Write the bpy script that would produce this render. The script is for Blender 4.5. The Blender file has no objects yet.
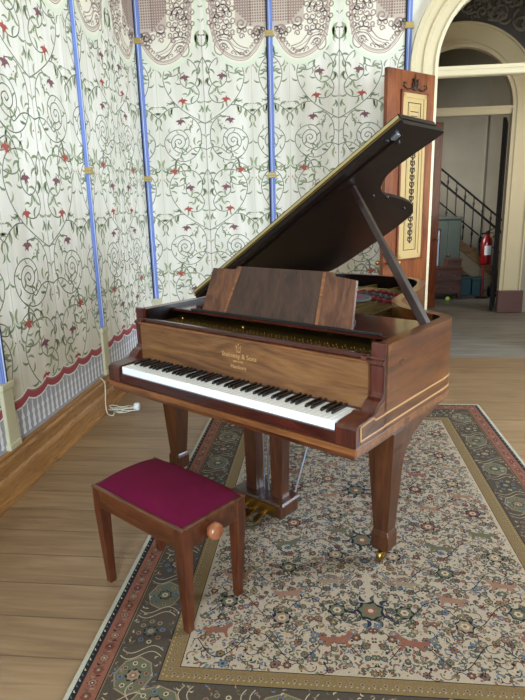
import bpy, bmesh, math, random
from mathutils import Vector, Matrix
random.seed(7)
PI = math.pi
SC = bpy.context.scene
COL = SC.collection

# ------------------------------------------------------------------ camera
PITCH, YAW, ROLL, CAMH, FPX = 0.2494, -0.1067, -0.0261, 1.4772, 563.7
cy_, sy_, cp_, sp_ = math.cos(YAW), math.sin(YAW), math.cos(PITCH), math.sin(PITCH)
Fv = Vector((sy_*cp_, cy_*cp_, -sp_)); Rv = Vector((cy_, -sy_, 0)); Uv = Rv.cross(Fv)
cr_, sr_ = math.cos(ROLL), math.sin(ROLL)
R2 = Rv*cr_ + Uv*sr_; U2 = Uv*cr_ - Rv*sr_
cam_d = bpy.data.cameras.new('camera'); cam = bpy.data.objects.new('camera', cam_d); COL.objects.link(cam)
mw = Matrix((R2, U2, -Fv)).transposed().to_4x4(); mw.translation = Vector((0, 0, CAMH))
cam.matrix_world = mw
cam_d.sensor_width = 36; cam_d.sensor_fit = 'AUTO'; cam_d.lens = FPX/700*36; cam_d.clip_start = .05
SC.camera = cam

# ------------------------------------------------------------------ world, lights, exposure
w_ = bpy.data.worlds.new('world'); SC.world = w_; w_.use_nodes = True
w_.node_tree.nodes['Background'].inputs[0].default_value = (.75, .85, 1, 1)
w_.node_tree.nodes['Background'].inputs[1].default_value = 1.0
SC.view_settings.view_transform = 'Standard'; SC.view_settings.look = 'None'
SC.view_settings.gamma = 1; SC.view_settings.use_curve_mapping = False
SC.view_settings.exposure = 0.0
def area(name, loc, tgt, sx, sy, power, col, spread=180):
    d = bpy.data.lights.new(name, 'AREA'); d.shape = 'RECTANGLE'; d.size = sx; d.size_y = sy
    d.energy = power; d.color = col; d.spread = math.radians(spread)
    o = bpy.data.objects.new(name, d); COL.objects.link(o); o.location = loc
    o.rotation_euler = (Vector(tgt)-Vector(loc)).to_track_quat('-Z', 'Y').to_euler()
    return o
DAY = (.71, .86, 1.0)
area('daylight_right_near', (3.72, .6, 1.85), (0, .6, 1.6), 1.3, 2.3, 16, DAY)
area('daylight_right_far', (3.72, 3.1, 1.85), (0, 3.1, 1.2), 1.3, 2.3, 195, DAY, 150)
area('daylight_behind', (-.3, -2.40, 1.85), (.2, 5, 1.5), 1.4, 2.3, 150, DAY, 120)
area('daylight_corridor', (3.5, 6.65, 2.0), (0, 6.65, 1.4), 1.2, 1.6, 26, (1, .95, .85))
area('fill_stair_hall', (.45, 9.0, 1.9), (3, 10.6, 1.2), 1.0, 1.2, 46, (1, .95, .86), 100)  # added area lamp that brightens the stair hall, no window there

# ------------------------------------------------------------------ materials
def hx(h):
    h = h.lstrip('#'); v = [int(h[i:i+2], 16)/255 for i in (0, 2, 4)]
    return tuple(c/12.92 if c <= .04045 else ((c+.055)/1.055)**2.4 for c in v) + (1,)
def mat(name, col, rough=.6, metal=0, coat=0, var=0, vscale=8, bump=0, bscale=60, emit=None, spec=None):
    m = bpy.data.materials.new(name); m.use_nodes = True; n = m.node_tree.nodes; L = m.node_tree.links
    b = n['Principled BSDF']; c = hx(col) if isinstance(col, str) else col
    b.inputs['Base Color'].default_value = c; b.inputs['Roughness'].default_value = rough
    b.inputs['Metallic'].default_value = metal; b.inputs['Coat Weight'].default_value = coat
    if spec is not None: b.inputs['Specular IOR Level'].default_value = spec
    if var or bump:
        tc = n.new('ShaderNodeTexCoord')
    if var:
        nz = n.new('ShaderNodeTexNoise'); nz.inputs['Scale'].default_value = vscale; nz.inputs['Detail'].default_value = 5
        L.new(tc.outputs['Object'], nz.inputs['Vector'])
        mx = n.new('ShaderNodeMixRGB'); mx.inputs[1].default_value = tuple(x*(1-var) for x in c[:3])+(1,)
        mx.inputs[2].default_value = tuple(min(1, x*(1+var)) for x in c[:3])+(1,)
        L.new(nz.outputs['Fac'], mx.inputs[0]); L.new(mx.outputs[0], b.inputs['Base Color'])
    if bump:
        nz = n.new('ShaderNodeTexNoise'); nz.inputs['Scale'].default_value = bscale
        L.new(tc.outputs['Object'], nz.inputs['Vector'])
        bp = n.new('ShaderNodeBump'); bp.inputs['Strength'].default_value = bump; bp.inputs['Distance'].default_value = .01
        L.new(nz.outputs['Fac'], bp.inputs['Height']); L.new(bp.outputs[0], b.inputs['Normal'])
    return m
def wood(name, dark, mid, light, axis='x', rough=.35, coat=.3, fine=1.0, gain=1.0, seed=0.0):
    m = bpy.data.materials.new(name); m.use_nodes = True; n = m.node_tree.nodes; L = m.node_tree.links
    b = n['Principled BSDF']; b.inputs['Roughness'].default_value = rough; b.inputs['Coat Weight'].default_value = coat
    b.inputs['Coat Roughness'].default_value = .12
    tc = n.new('ShaderNodeTexCoord'); mp = n.new('ShaderNodeMapping')
    s = {'x': (1.6, 14, 14), 'y': (14, 1.6, 14), 'z': (14, 14, 1.6)}[axis]
    mp.inputs['Scale'].default_value = tuple(k*fine for k in s); mp.inputs['Location'].default_value = (seed, seed*.7, seed*.3)
    L.new(tc.outputs['Object'], mp.inputs['Vector'])
    n1 = n.new('ShaderNodeTexNoise'); n1.inputs['Scale'].default_value = 1.0; n1.inputs['Detail'].default_value = 6
    n1.inputs['Distortion'].default_value = 1.6; n1.inputs['Roughness'].default_value = .62
    L.new(mp.outputs[0], n1.inputs['Vector'])
    n2 = n.new('ShaderNodeTexNoise'); n2.inputs['Scale'].default_value = 7; n2.inputs['Detail'].default_value = 3
    L.new(mp.outputs[0], n2.inputs['Vector'])
    ad = n.new('ShaderNodeMath'); ad.operation = 'MULTIPLY_ADD'; ad.inputs[1].default_value = .3*gain
    L.new(n2.outputs['Fac'], ad.inputs[0]); L.new(n1.outputs['Fac'], ad.inputs[2])
    r = n.new('ShaderNodeValToRGB'); e = r.color_ramp.elements
    e[0].position = .42; e[0].color = hx(dark); e[1].position = .86; e[1].color = hx(light)
    k = r.color_ramp.elements.new(.62); k.color = hx(mid)
    L.new(ad.outputs[0], r.inputs[0]); L.new(r.outputs[0], b.inputs['Base Color'])
    return m
M = {}
M['case_x'] = wood('walnut_case_x', '#251006', '#532a13', '#70431f', 'x', .3, .35)
M['case_y'] = wood('walnut_case_y', '#251004', '#572d10', '#71411b', 'y', .3, .35, seed=3)
M['fall'] = wood('walnut_fallboard', '#3d210d', '#6a4424', '#855b33', 'x', .35, .3, fine=.9, seed=5)
M['lip'] = wood('walnut_lip', '#3d1f0e', '#734524', '#8f5a2f', 'x', .35, .3, seed=8)
M['maho'] = wood('dark_mahogany', '#1c0906', '#36140e', '#4e2016', 'x', .22, .5, seed=2)
M['maho_z'] = wood('red_mahogany_arm', '#260b07', '#451a12', '#5b2a1d', 'z', .28, .45, seed=2)
M['leg'] = wood('walnut_leg', '#230f07', '#44230f', '#5d331a', 'z', .35, .3, seed=1)
M['lyre'] = wood('lyre_wood', '#22100a', '#3e2013', '#57301c', 'z', .35, .3, seed=4)
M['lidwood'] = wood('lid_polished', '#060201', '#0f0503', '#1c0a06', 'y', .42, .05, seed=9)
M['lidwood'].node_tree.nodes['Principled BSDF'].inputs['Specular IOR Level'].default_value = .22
M['lidtop'] = wood('lid_top', '#34170b', '#6b3c20', '#8a5530', 'y', .3, .4, seed=9)
M['desk'] = wood('rosewood_desk', '#25110a', '#512e1b', '#72472b', 'z', .42, .15, seed=6)
M['deskdark'] = wood('rosewood_desk_centre', '#1a0e09', '#352015', '#492e20', 'z', .42, .15, seed=11)
M['edge'] = mat('pale_edge_strip', '#a09060', .5, .2)
M['inlay'] = mat('pale_inlay', '#ad8150', .4, coat=.3)
M['prop'] = wood('prop_wood', '#100705', '#23130f', '#331f1a', 'z', .35, .3, seed=3)
M['bench'] = wood('bench_wood', '#250f07', '#4b2310', '#63361b', 'x', .33, .3, seed=6)
M['benchleg'] = wood('bench_leg_wood', '#250e07', '#48200f', '#5e2f18', 'z', .33, .3, seed=7)
M['knob'] = wood('bench_knob', '#6a3820', '#8c5234', '#a06a44', 'z', .3, .4, seed=7)
M['skirt'] = wood('skirting_wood', '#5e3d1d', '#946738', '#af7f4c', 'y', .4, .25, fine=2.2, gain=1.3, seed=5)
M['door'] = wood('door_wood', '#4a1f0a', '#763a16', '#8f4e22', 'z', .4, .25, fine=.9, seed=12)
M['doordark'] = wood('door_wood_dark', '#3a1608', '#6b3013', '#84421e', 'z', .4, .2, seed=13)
M['doorshade'] = wood('door_wood_shaded', '#060403', '#0e0907', '#18100c', 'z', .8, .0, seed=13)  # shaded copy of the dark door wood, shadow put into its colour
M['chest'] = wood('chest_wood', '#2c1712', '#55332a', '#6e463a', 'x', .4, .2, seed=13)
M['brass'] = mat('brass', '#b09050', .28, 1)
M['bronze'] = mat('bronze_plate', '#6e5628', .42, .85, var=.2, vscale=6)
M['steel'] = mat('steel', '#a4a8b2', .4, 1)
M['black'] = mat('black_key', '#0a0a0d', .22, coat=.5)
M['ivory'] = mat('ivory', '#f2f3f6', .25, coat=.4)
M['felt_black'] = mat('black_felt', '#0c0b0c', .9)
M['felt_red'] = mat('red_felt', '#6e0f20', .9, bump=.3)
M['felt_grey'] = mat('grey_felt', '#4a4642', .9)
M['soundboard'] = wood('soundboard', '#6a4a20', '#9a7034', '#b58a48', 'y', .35, .4)
M['strings'] = mat('strings', '#b09a6a', .3, 1)
M['gilt'] = mat('gilt', '#b39c62', .5, .2)
M['velvet'] = mat('crimson_velvet', '#560628', .9, var=.3, vscale=7, bump=.2, bscale=300)
M['velvet'].node_tree.nodes['Principled BSDF'].inputs['Sheen Weight'].default_value = .03
M['velvet'].node_tree.nodes['Principled BSDF'].inputs['Specular IOR Level'].default_value = .15
M['velvet'].node_tree.nodes['Principled BSDF'].inputs['Sheen Tint'].default_value = hx('#e04a90')
M['cream'] = mat('cream_paint', '#d6c6a2', .45, var=.05, vscale=5)
M['plum'] = mat('plum_plinth', '#6b4a44', .5, var=.15, vscale=6)
M['plaster'] = mat('grey_plaster', '#9d9788', .8, var=.14, vscale=3)
M['plaster2'] = mat('grey_ornament', '#4c4a47', .8, var=.3, vscale=6)
M['plaster3'] = mat('grey_scroll', '#77726a', .8, var=.2)
M['ceil'] = mat('ceiling_paint', '#e0cc98', .8, var=.05)
M['iron'] = mat('wrought_iron', '#0e0d0e', .5, .3)
M['red'] = mat('red_paint', '#7c0c14', .3, coat=.4)
M['white'] = mat('white_paint', '#e8e8e6', .4)
M['rubber'] = mat('black_rubber', '#0b0b0b', .6)
M['greencab'] = mat('green_grey_paint', '#46504a', .6, var=.15)
M['teal'] = mat('teal_paint', '#2a4a50', .5, var=.15)
M['ball'] = mat('tennis_ball', '#b8e02a', .8, bump=.3)
M['paleblue'] = mat('pale_blue_paper', '#b8cdec', .5)
M['plastic'] = mat('white_plastic', '#e9ecf2', .35)
M['cable'] = mat('cream_cable', '#ddd6c4', .5)
M['panel'] = mat('cream_door_panel', '#b99c66', .5, var=.05)
M['orn'] = mat('dark_ornament', '#2c1b0e', .5)
M['bark'] = mat('pale_stair_boards', '#9a866a', .7, var=.15)
M['stairwood'] = wood('stair_wood', '#4a3018', '#8a6238', '#a07a4a', 'x', .5, .1)
gl = bpy.data.materials.new('window_glass'); gl.use_nodes = True
b_ = gl.node_tree.nodes['Principled BSDF']; b_.inputs['Transmission Weight'].default_value = 1; b_.inputs['Roughness'].default_value = .02
b_.inputs['IOR'].default_value = 1.02; b_.inputs['Base Color'].default_value = (.9, .92, .92, 1)
M['glass'] = gl
# wallpaper
def paper():
    m = bpy.data.materials.new('painted_cloth_wallpaper'); m.use_nodes = True; n = m.node_tree.nodes; L = m.node_tree.links
    b = n['Principled BSDF']; b.inputs['Roughness'].default_value = .75
    tc = n.new('ShaderNodeTexCoord')
    mp = n.new('ShaderNodeMapping'); mp.inputs['Scale'].default_value = (9, 9, .8); L.new(tc.outputs['Object'], mp.inputs[0])
    nz = n.new('ShaderNodeTexNoise'); nz.inputs['Scale'].default_value = 1; nz.inputs['Detail'].default_value = 4; L.new(mp.outputs[0], nz.inputs[0])
    r = n.new('ShaderNodeValToRGB'); e = r.color_ramp.elements
    e[0].position = .3; e[0].color = hx('#d6d0c2'); e[1].position = .68; e[1].color = hx('#f1ebe0')
    L.new(nz.outputs['Fac'], r.inputs[0]); L.new(r.outputs[0], b.inputs['Base Color'])
    return m
M['paper'] = paper()
for k, c in dict(vine='#74776a', leaf='#99a17e', leafd='#808c68', flowr='#a85044', flowd='#7d5058', halo='#dfe3cc', lacebg='#c9b8aa', lacecr='#ece4d2',
                 lacedk='#a58c84', lattice='#93756a', fold='#b9bfa6', hemred='#a84a54', hemw='#f6f2ee', tassel='#f6f6fb', fringebg='#a9acb8',
                 poleb='#7488c8', poleshade='#1e2236', poleglint='#c2cbe8', ped='#c6bfa0').items():
    M[k] = mat('paint_'+k, c, .7)
# rug yarns
for k, c in dict(r_white='#a8a494', r_field='#a08f7a', r_dk='#22242a', r_rust='#7c5040', r_red='#6c3c34', r_navy='#2c3244', r_blue='#5e6878', r_olive='#5c5a46',
                 r_gold='#75603f', r_green='#4a5046', r_tan='#84705a', r_main='#4a4036', r_cream='#a8987e', r_pink='#866452').items():
    M[k] = mat('rug_'+k[2:], c, .95, var=.3, vscale=150, spec=.1)
def floor_mat(name, cols, dark):
    m = bpy.data.materials.new(name); m.use_nodes = True; n = m.node_tree.nodes; L = m.node_tree.links
    b = n['Principled BSDF']; b.inputs['Roughness'].default_value = .42
    tc = n.new('ShaderNodeTexCoord'); sp = n.new('ShaderNodeSeparateXYZ'); L.new(tc.outputs['Object'], sp.inputs[0])
    mu = n.new('ShaderNodeMath'); mu.operation = 'MULTIPLY'; mu.inputs[1].default_value = 1/.19; L.new(sp.outputs['Y'], mu.inputs[0])
    fl = n.new('ShaderNodeMath'); fl.operation = 'FLOOR'; L.new(mu.outputs[0], fl.inputs[0])
    fr = n.new('ShaderNodeMath'); fr.operation = 'FRACT'; L.new(mu.outputs[0], fr.inputs[0])
    wn = n.new('ShaderNodeTexWhiteNoise'); wn.noise_dimensions = '1D'; L.new(fl.outputs[0], wn.inputs['W'])
    mp = n.new('ShaderNodeMapping'); mp.inputs['Scale'].default_value = (1.6, 16, 1); L.new(tc.outputs['Object'], mp.inputs[0])
    of = n.new('ShaderNodeCombineXYZ'); m7 = n.new('ShaderNodeMath'); m7.operation = 'MULTIPLY'; m7.inputs[1].default_value = 37
    L.new(wn.outputs['Value'], m7.inputs[0]); L.new(m7.outputs[0], of.inputs[0])
    va = n.new('ShaderNodeVectorMath'); L.new(mp.outputs[0], va.inputs[0]); L.new(of.outputs[0], va.inputs[1])
    nz = n.new('ShaderNodeTexNoise'); nz.inputs['Scale'].default_value = 1.3; nz.inputs['Detail'].default_value = 7; nz.inputs['Distortion'].default_value = 1.2
    L.new(va.outputs[0], nz.inputs[0])
    nb = n.new('ShaderNodeTexNoise'); nb.inputs['Scale'].default_value = 1.2; nb.inputs['Detail'].default_value = 3; L.new(tc.outputs['Object'], nb.inputs[0])
    a1 = n.new('ShaderNodeMath'); a1.operation = 'MULTIPLY_ADD'; a1.inputs[1].default_value = .16; L.new(wn.outputs['Value'], a1.inputs[0]); L.new(nz.outputs['Fac'], a1.inputs[2])
    a2 = n.new('ShaderNodeMath'); a2.operation = 'MULTIPLY_ADD'; a2.inputs[1].default_value = .3; L.new(nb.outputs['Fac'], a2.inputs[0]); L.new(a1.outputs[0], a2.inputs[2])
    r = n.new('ShaderNodeValToRGB'); e = r.color_ramp.elements
    e[0].position = .45; e[0].color = hx(cols[0]); e[1].position = 1.0; e[1].color = hx(cols[2]); k = e.new(.72); k.color = hx(cols[1])
    L.new(a2.outputs[0], r.inputs[0])
    lt = n.new('ShaderNodeMath'); lt.operation = 'LESS_THAN'; lt.inputs[1].default_value = .035; L.new(fr.outputs[0], lt.inputs[0])
    lm = n.new('ShaderNodeMath'); lm.operation = 'MULTIPLY'; lm.inputs[1].default_value = .75; L.new(lt.outputs[0], lm.inputs[0])
    mx = n.new('ShaderNodeMixRGB'); mx.inputs[2].default_value = hx(dark); L.new(lm.outputs[0], mx.inputs[0]); L.new(r.outputs[0], mx.inputs[1])
    L.new(mx.outputs[0], b.inputs['Base Color'])
    return m
M['floor'] = floor_mat('worn_floorboards', ('#755c44', '#8a6e50', '#9b7f60'), '#5e4a34')
M['floor2'] = floor_mat('grey_floorboards', ('#67625c', '#87817a', '#a09a92'), '#3a3834')

# ------------------------------------------------------------------ mesh builder
class MB:
    def __init__(s): s.v = []; s.f = []; s.mi = []; s.mats = []; s.sm = []
    def m(s, name):
        if name not in s.mats: s.mats.append(name)
        return s.mats.index(name)
    def add(s, vs, fs, mt, smooth=False):
        o = len(s.v); i = s.m(mt); s.v += [tuple(p) for p in vs]
        for f in fs: s.f.append([o+k for k in f]); s.mi.append(i); s.sm.append(smooth)
    def box(s, a, b, mt, bev=0):
        x0, y0, z0 = [min(p, q) for p, q in zip(a, b)]; x1, y1, z1 = [max(p, q) for p, q in zip(a, b)]
        if bev <= 0:
            vs = [(x, y, z) for z in (z0, z1) for y in (y0, y1) for x in (x0, x1)]
            s.add(vs, [(0,2,3,1),(4,5,7,6),(0,1,5,4),(2,6,7,3),(0,4,6,2),(1,3,7,5)], mt)
        else:
            c = bev; P = lambda x, y, z: (x, y, z)
            ring = lambda i: [(x0+i+c*0, y0+i), (x1-i, y0+i), (x1-i, y1-i), (x0+i, y1-i)]
            def oct(i, z):
                k = c*.9
                return [(x0+i+k, y0+i, z), (x1-i-k, y0+i, z), (x1-i, y0+i+k, z), (x1-i, y1-i-k, z), (x1-i-k, y1-i, z), (x0+i+k, y1-i, z), (x0+i, y1-i-k, z), (x0+i, y0+i+k, z)]
            L = [oct(c, z0), oct(0, z0+c), oct(0, z1-c), oct(c, z1)]
            s.loft(L, mt, caps=True)
    def loft(s, rings, mt, caps=True, smooth=False, closed=True):
        n = len(rings[0]); vs = [p for r in rings for p in r]; fs = []
        for i in range(len(rings)-1):
            for j in range(n if closed else n-1):
                k = (j+1) % n; fs.append((i*n+j, i*n+k, (i+1)*n+k, (i+1)*n+j))
        s.add(vs, fs, mt, smooth)
        if caps:
            s.add(rings[0], [tuple(reversed(range(n)))], mt); s.add(rings[-1], [tuple(range(n))], mt)
    def prism(s, poly, z0, z1, mt, ax='z', smooth=False):
        def T(p, h):
            if ax == 'z': return (p[0], p[1], h)
            if ax == 'x': return (h, p[0], p[1])
            return (p[0], h, p[1])
        s.loft([[T(p, z0) for p in poly], [T(p, z1) for p in poly]], mt, True, smooth)
    def lathe(s, prof, c, mt, n=20, ax='z', smooth=True):
        rings = []
        for r, h in prof:
            R = []
            for k in range(n):
                a = 2*PI*k/n; u, v = r*math.cos(a), r*math.sin(a)
                R.append({'z': (c[0]+u, c[1]+v, c[2]+h), 'x': (c[0]+h, c[1]+u, c[2]+v), 'y': (c[0]+u, c[1]+h, c[2]+v)}[ax])
            rings.append(R)
        s.loft(rings, mt, True, smooth)
    def tube(s, pts, r, mt, n=8, smooth=True, caps=True):
        pts = [Vector(p) for p in pts]; rings = []; ref = Vector((0, 0, 1))
        for i, p in enumerate(pts):
            t = (pts[min(i+1, len(pts)-1)]-pts[max(i-1, 0)]).normalized()
            a = t.cross(ref)
            if a.length < .05: a = t.cross(Vector((1, 0, 0)))
            a.normalize(); b = t.cross(a); rr = r[i] if isinstance(r, (list, tuple)) else r
            rings.append([tuple(p+a*math.cos(2*PI*k/n)*rr+b*math.sin(2*PI*k/n)*rr) for k in range(n)])
        s.loft(rings, mt, caps, smooth)
    def bar(s, a, b, w, h, mt, up=(0, 0, 1)):
        a, b = Vector(a), Vector(b); t = (b-a).normalized(); u = t.cross(Vector(up)).normalized(); v = u.cross(t)
        q = lambda c: [tuple(c+u*x*w/2+v*y*h/2) for x, y in ((-1, -1), (1, -1), (1, 1), (-1, 1))]
        s.loft([q(a), q(b)], mt)
    def build(s, name, parent=None, bevel=0, fixn=True):
        me = bpy.data.meshes.new(name); me.from_pydata(s.v, [], s.f)
        for k in s.mats: me.materials.append(M[k])
        me.polygons.foreach_set('material_index', s.mi); me.polygons.foreach_set('use_smooth', s.sm); me.update()
        if fixn:
            bm = bmesh.new(); bm.from_mesh(me); bmesh.ops.recalc_face_normals(bm, faces=bm.faces); bm.to_mesh(me); bm.free()
        o = bpy.data.objects.new(name, me); COL.objects.link(o)
        if parent: o.parent = parent
        if bevel:
            bv = o.modifiers.new('bevel', 'BEVEL'); bv.width = bevel; bv.segments = 2; bv.limit_method = 'ANGLE'; bv.angle_limit = math.radians(50)
        return o
def thing(name, label, cat, loc=(0, 0, 0), rz=0, group=None):
    o = bpy.data.objects.new(name, None); COL.objects.link(o); o.empty_display_size = .1
    o.location = loc; o.rotation_euler = (0, 0, rz); o['label'] = label; o['category'] = cat
    if group: o['group'] = group
    return o
def tag(o, label, cat, group=None, kind=None):
    o['label'] = label; o['category'] = cat
    if group: o['group'] = group
    if kind: o['kind'] = kind
    return o
def struct(o): o['kind'] = 'structure'; return o
def smooth_poly(pts, n=6, closed=True):
    out = []; N = len(pts)
    rng = range(N) if closed else range(N-1)
    for i in rng:
        g = lambda k: Vector(pts[k % N]) if closed else Vector(pts[max(0, min(N-1, k))])
        p0, p1, p2, p3 = g(i-1), g(i), g(i+1), g(i+2)
        for k in range(n):
            t = k/n
            out.append(.5*((2*p1)+(p2-p0)*t+(2*p0-5*p1+4*p2-p3)*t*t+(3*p1-p0-3*p2+p3)*t**3))
    if not closed: out.append(Vector(pts[-1]))
    return [tuple(p) for p in out]

# ------------------------------------------------------------------ room shell
A, B, B2 = 1.6614, 5.442, 7.86           # left wall x=-A, back wall y=B, second arch wall y=B2
XR, YN, H = 3.8, -2.5, 3.9
WB, WL = 1.2128, 1.3854                   # bay widths
ZJ, RI, XC = 2.60, .69, 1.69              # arch springing, radius, centre

m = MB(); m.box((-A-.15, YN-.15, -.1), (XR+.15, B+.02, 0), 'floor'); struct(m.build('floor'))
m = MB(); m.box((-A-.15, B+.021, -.1), (XR+.15, 11, 0), 'floor2'); struct(m.build('floor'))
m = MB(); m.box((-A-.15, YN-.15, H), (XR+.15, 11, H+.1), 'ceil'); struct(m.build('ceiling'))

def arch_wall(y0, y1, x0, x1, mt_front, mt_back):
    """solid wall between y0 and y1 with the arched opening"""
    m = MB(); NA = 24
    arc = [(XC-RI*math.cos(PI*k/NA), ZJ+RI*math.sin(PI*k/NA)) for k in range(NA+1)]
    for y, mt in ((y0, mt_front), (y1, mt_back)):
        m.add([(x0, y, 0), (XC-RI, y, 0), (XC-RI, y, H), (x0, y, H)], [(0, 1, 2, 3)], mt)
        m.add([(XC+RI, y, 0), (x1, y, 0), (x1, y, H), (XC+RI, y, H)], [(0, 1, 2, 3)], mt)
        for k in range(NA):
            (a, c), (b, d) = arc[k], arc[k+1]
            m.add([(a, y, c), (b, y, d), (b, y, H), (a, y, H)], [(0, 1, 2, 3)], mt)
    prof = [(XC-RI, 0)] + arc + [(XC+RI, 0)]
    for k in range(len(prof)-1):
        (a, c), (b, d) = prof[k], prof[k+1]
        m.add([(a, y0, c), (b, y0, d), (b, y1, d), (a, y1, c)], [(0, 1, 2, 3)], 'cream')
    m.box((x0, y0, H), (x1, y1, H+.05), mt_front)
    return m

# ---- wallpaper pattern painted on the wall, laid out per bay -------------------------------
TILE = .955; HALF = .437
def crv(pts, n=5): return smooth_poly(pts, n, closed=False)
V1 = crv([(0, 0), (.11, .06), (.24, .15), (.33, .26), (.37, .37), (.355, .46), (.30, .525), (.206, .55), (.114, .535), (.055, .455), (.072, .345), (.14, .302), (.205, .345), (.21, .41), (.175, .44)])
V2 = crv([(.193, .185), (.15, .172), (.10, .18), (.058, .215), (.045, .27), (.075, .33)])
V3 = crv([(.24, .15), (.30, .147), (.36, .12), (.41, .08), (.437, .055)])
V4 = crv([(.225, .05), (.16, .06), (.11, .045), (.062, -.01), (.043, -.075), (.043, -.15), (.07, -.23), (.135, -.30), (.227, -.325), (.33, -.285), (.385, -.205), (.385, -.125), (.32, -.06), (.227, -.05),
          (.165, -.115), (.172, -.2), (.235, -.25), (.312, -.21), (.325, -.14), (.275, -.088), (.212, -.105), (.197, -.165), (.235, -.205), (.285, -.19), (.292, -.145), (.255, -.125), (.232, -.15), (.252, -.17), (.265, -.155)], 4)
V5 = crv([(.235, -.22), (.21, -.265), (.135, -.217), (.07, -.204), (0, -.225)])
V6 = crv([(.306, -.414), (.365, -.43), (.37, -.385), (.30, -.35), (.25, -.375), (.214, -.44), (.225, -.52), (.29, -.545), (.36, -.53)])
V7 = crv([(.33, -.285), (.26, -.345), (.24, -.38)])
V8 = crv([(.06, -.53), (.03, -.45), (.0, -.40)])
def leaf_shape(p, ang, L, W=.26, bend=.35):
    c, s = math.cos(ang), math.sin(ang)
    pr = [(0, 0), (.2, W*.75), (.5, W*.95), (.8, W*.45), (1, -bend*.5), (.78, -W*.05), (.45, W*.12), (.2, -W*.05)]
    return [(p[0]+L*(x*c-y*s), p[1]+L*(x*s+y*c)) for x, y in pr]
def flower(p, k, sc=.042):
    out = []
    base = [(1.1, -.5), (1.0, .05), (.65, .42), (.25, .5), (.1, .95), (-.12, .45), (-.55, .5), (-1.2, .1), (-.7, .08), (-.45, -.15), (-.75, -.6), (-.25, -.35), (.05, -.75), (.2, -.2), (.6, 0), (.9, -.15)]
    return [(p[0]+sc*x*k, p[1]+sc*y) for x, y in base]
def half_tile():
    """list of (poly, material, layer) in half tile coordinates"""
    E = []
    def rib(c, w=.0068, mt='vine'):
        for i in range(len(c)-1):
            a, b = Vector(c[i]), Vector(c[i+1]); t = b-a
            if t.length < 1e-6: continue
            t.normalize(); q = Vector((-t.y, t.x))*w/2; e = t*w*.3
            E.append(([tuple(a-q-e), tuple(b-q+e), tuple(b+q+e), tuple(a+q-e)], mt, 1))
    for c in (V1, V2, V3, V4, V5, V6, V7, V8): rib(c)
    rnd = random.Random(3)
    def leaves(c, step, sizes=(.055, .04), mts=('leaf', 'leafd'), start=3, side0=1):
        side = side0
        for i in range(start, len(c)-2, step):
            a, b = Vector(c[i]), Vector(c[i+1]); t = math.atan2(b.y-a.y, b.x-a.x)
            L = 1.3*rnd.uniform(*sorted(sizes))
            E.append((leaf_shape(c[i], t+side*1.0, L, W=.26*side, bend=.35*side), rnd.choice(mts), 2)); side = -side
    leaves(V1, 3, (.065, .045)); leaves(V3, 3, (.06, .05)); leaves(V4[:76], 3, (.032, .05), start=8); leaves(V6, 4, (.06, .045)); leaves(V2, 5, (.06, .05)); leaves(V5, 4, (.05, .04)); leaves(V7, 3, (.06, .05))
    for p, a, L in [((.33, .14), -1.75, .085), ((.29, .15), -1.3, .075), ((.37, .11), -1.4, .07), ((.425, .0), -1.9, .06), ((.06, .10), 2.2, .07), ((.02, .09), 1.4, .07), ((.10, -.11), -1.5, .08),
                    ((.12, .0), -1.2, .08), ((.03, -.24), -1.4, .10), ((.055, .41), 1.9, .08), ((.03, .33), 1.0, .06), ((.40, -.30), -1.4, .10), ((.15, -.25), -2.9, .06), ((.16, -.42), 1.1, .08),
                    ((.12, -.40), 2.0, .07), ((.10, .26), 1.0, .07), ((.30, .34), .4, .07), ((.29, .41), .3, .07), ((.40, .50), 1.8, .08), ((.39, .40), 1.2, .07), ((.15, .25), .1, .055)]:
        E.append((leaf_shape(p, a, L), rnd.choice(('leaf', 'leafd')), 2))
    E.append((flower((.17, .39), 1), 'flowd', 3)); E.append((flower((.20, .195), 1, .04), 'flowr', 3)); E.append((flower((.23, .02), -1), 'flowd', 3)); E.append((flower((.315, -.415), 1, .042), 'flowr', 3))
    for p in [(.13, .02), (.15, -.01), (.17, -.03), (.12, -.03)]: E.append((leaf_shape(p, 0, .012, .9, 0), 'flowd', 3))
    for p in [(.34, .165), (.38, .135), (.42, .15)]: E.append((leaf_shape(p, 0, .012, .9, 0), 'vine', 3))
    E.append((leaf_shape((.02, -.295), 0, .014, .9, 0), 'flowr', 3)); E.append((leaf_shape((.412, -.49), 0, .014, .9, 0), 'flowr', 3))
    return E
HT = half_tile()
SW = crv([(.0, 3.48), (.035, 3.36), (.049, 3.26), (.058, 3.12), (.072, 2.95), (.125, 2.83), (.246, 2.735), (.39, 2.715), (.495, 2.785), (.56, 2.88), (.60, 2.93)], 6)
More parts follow.
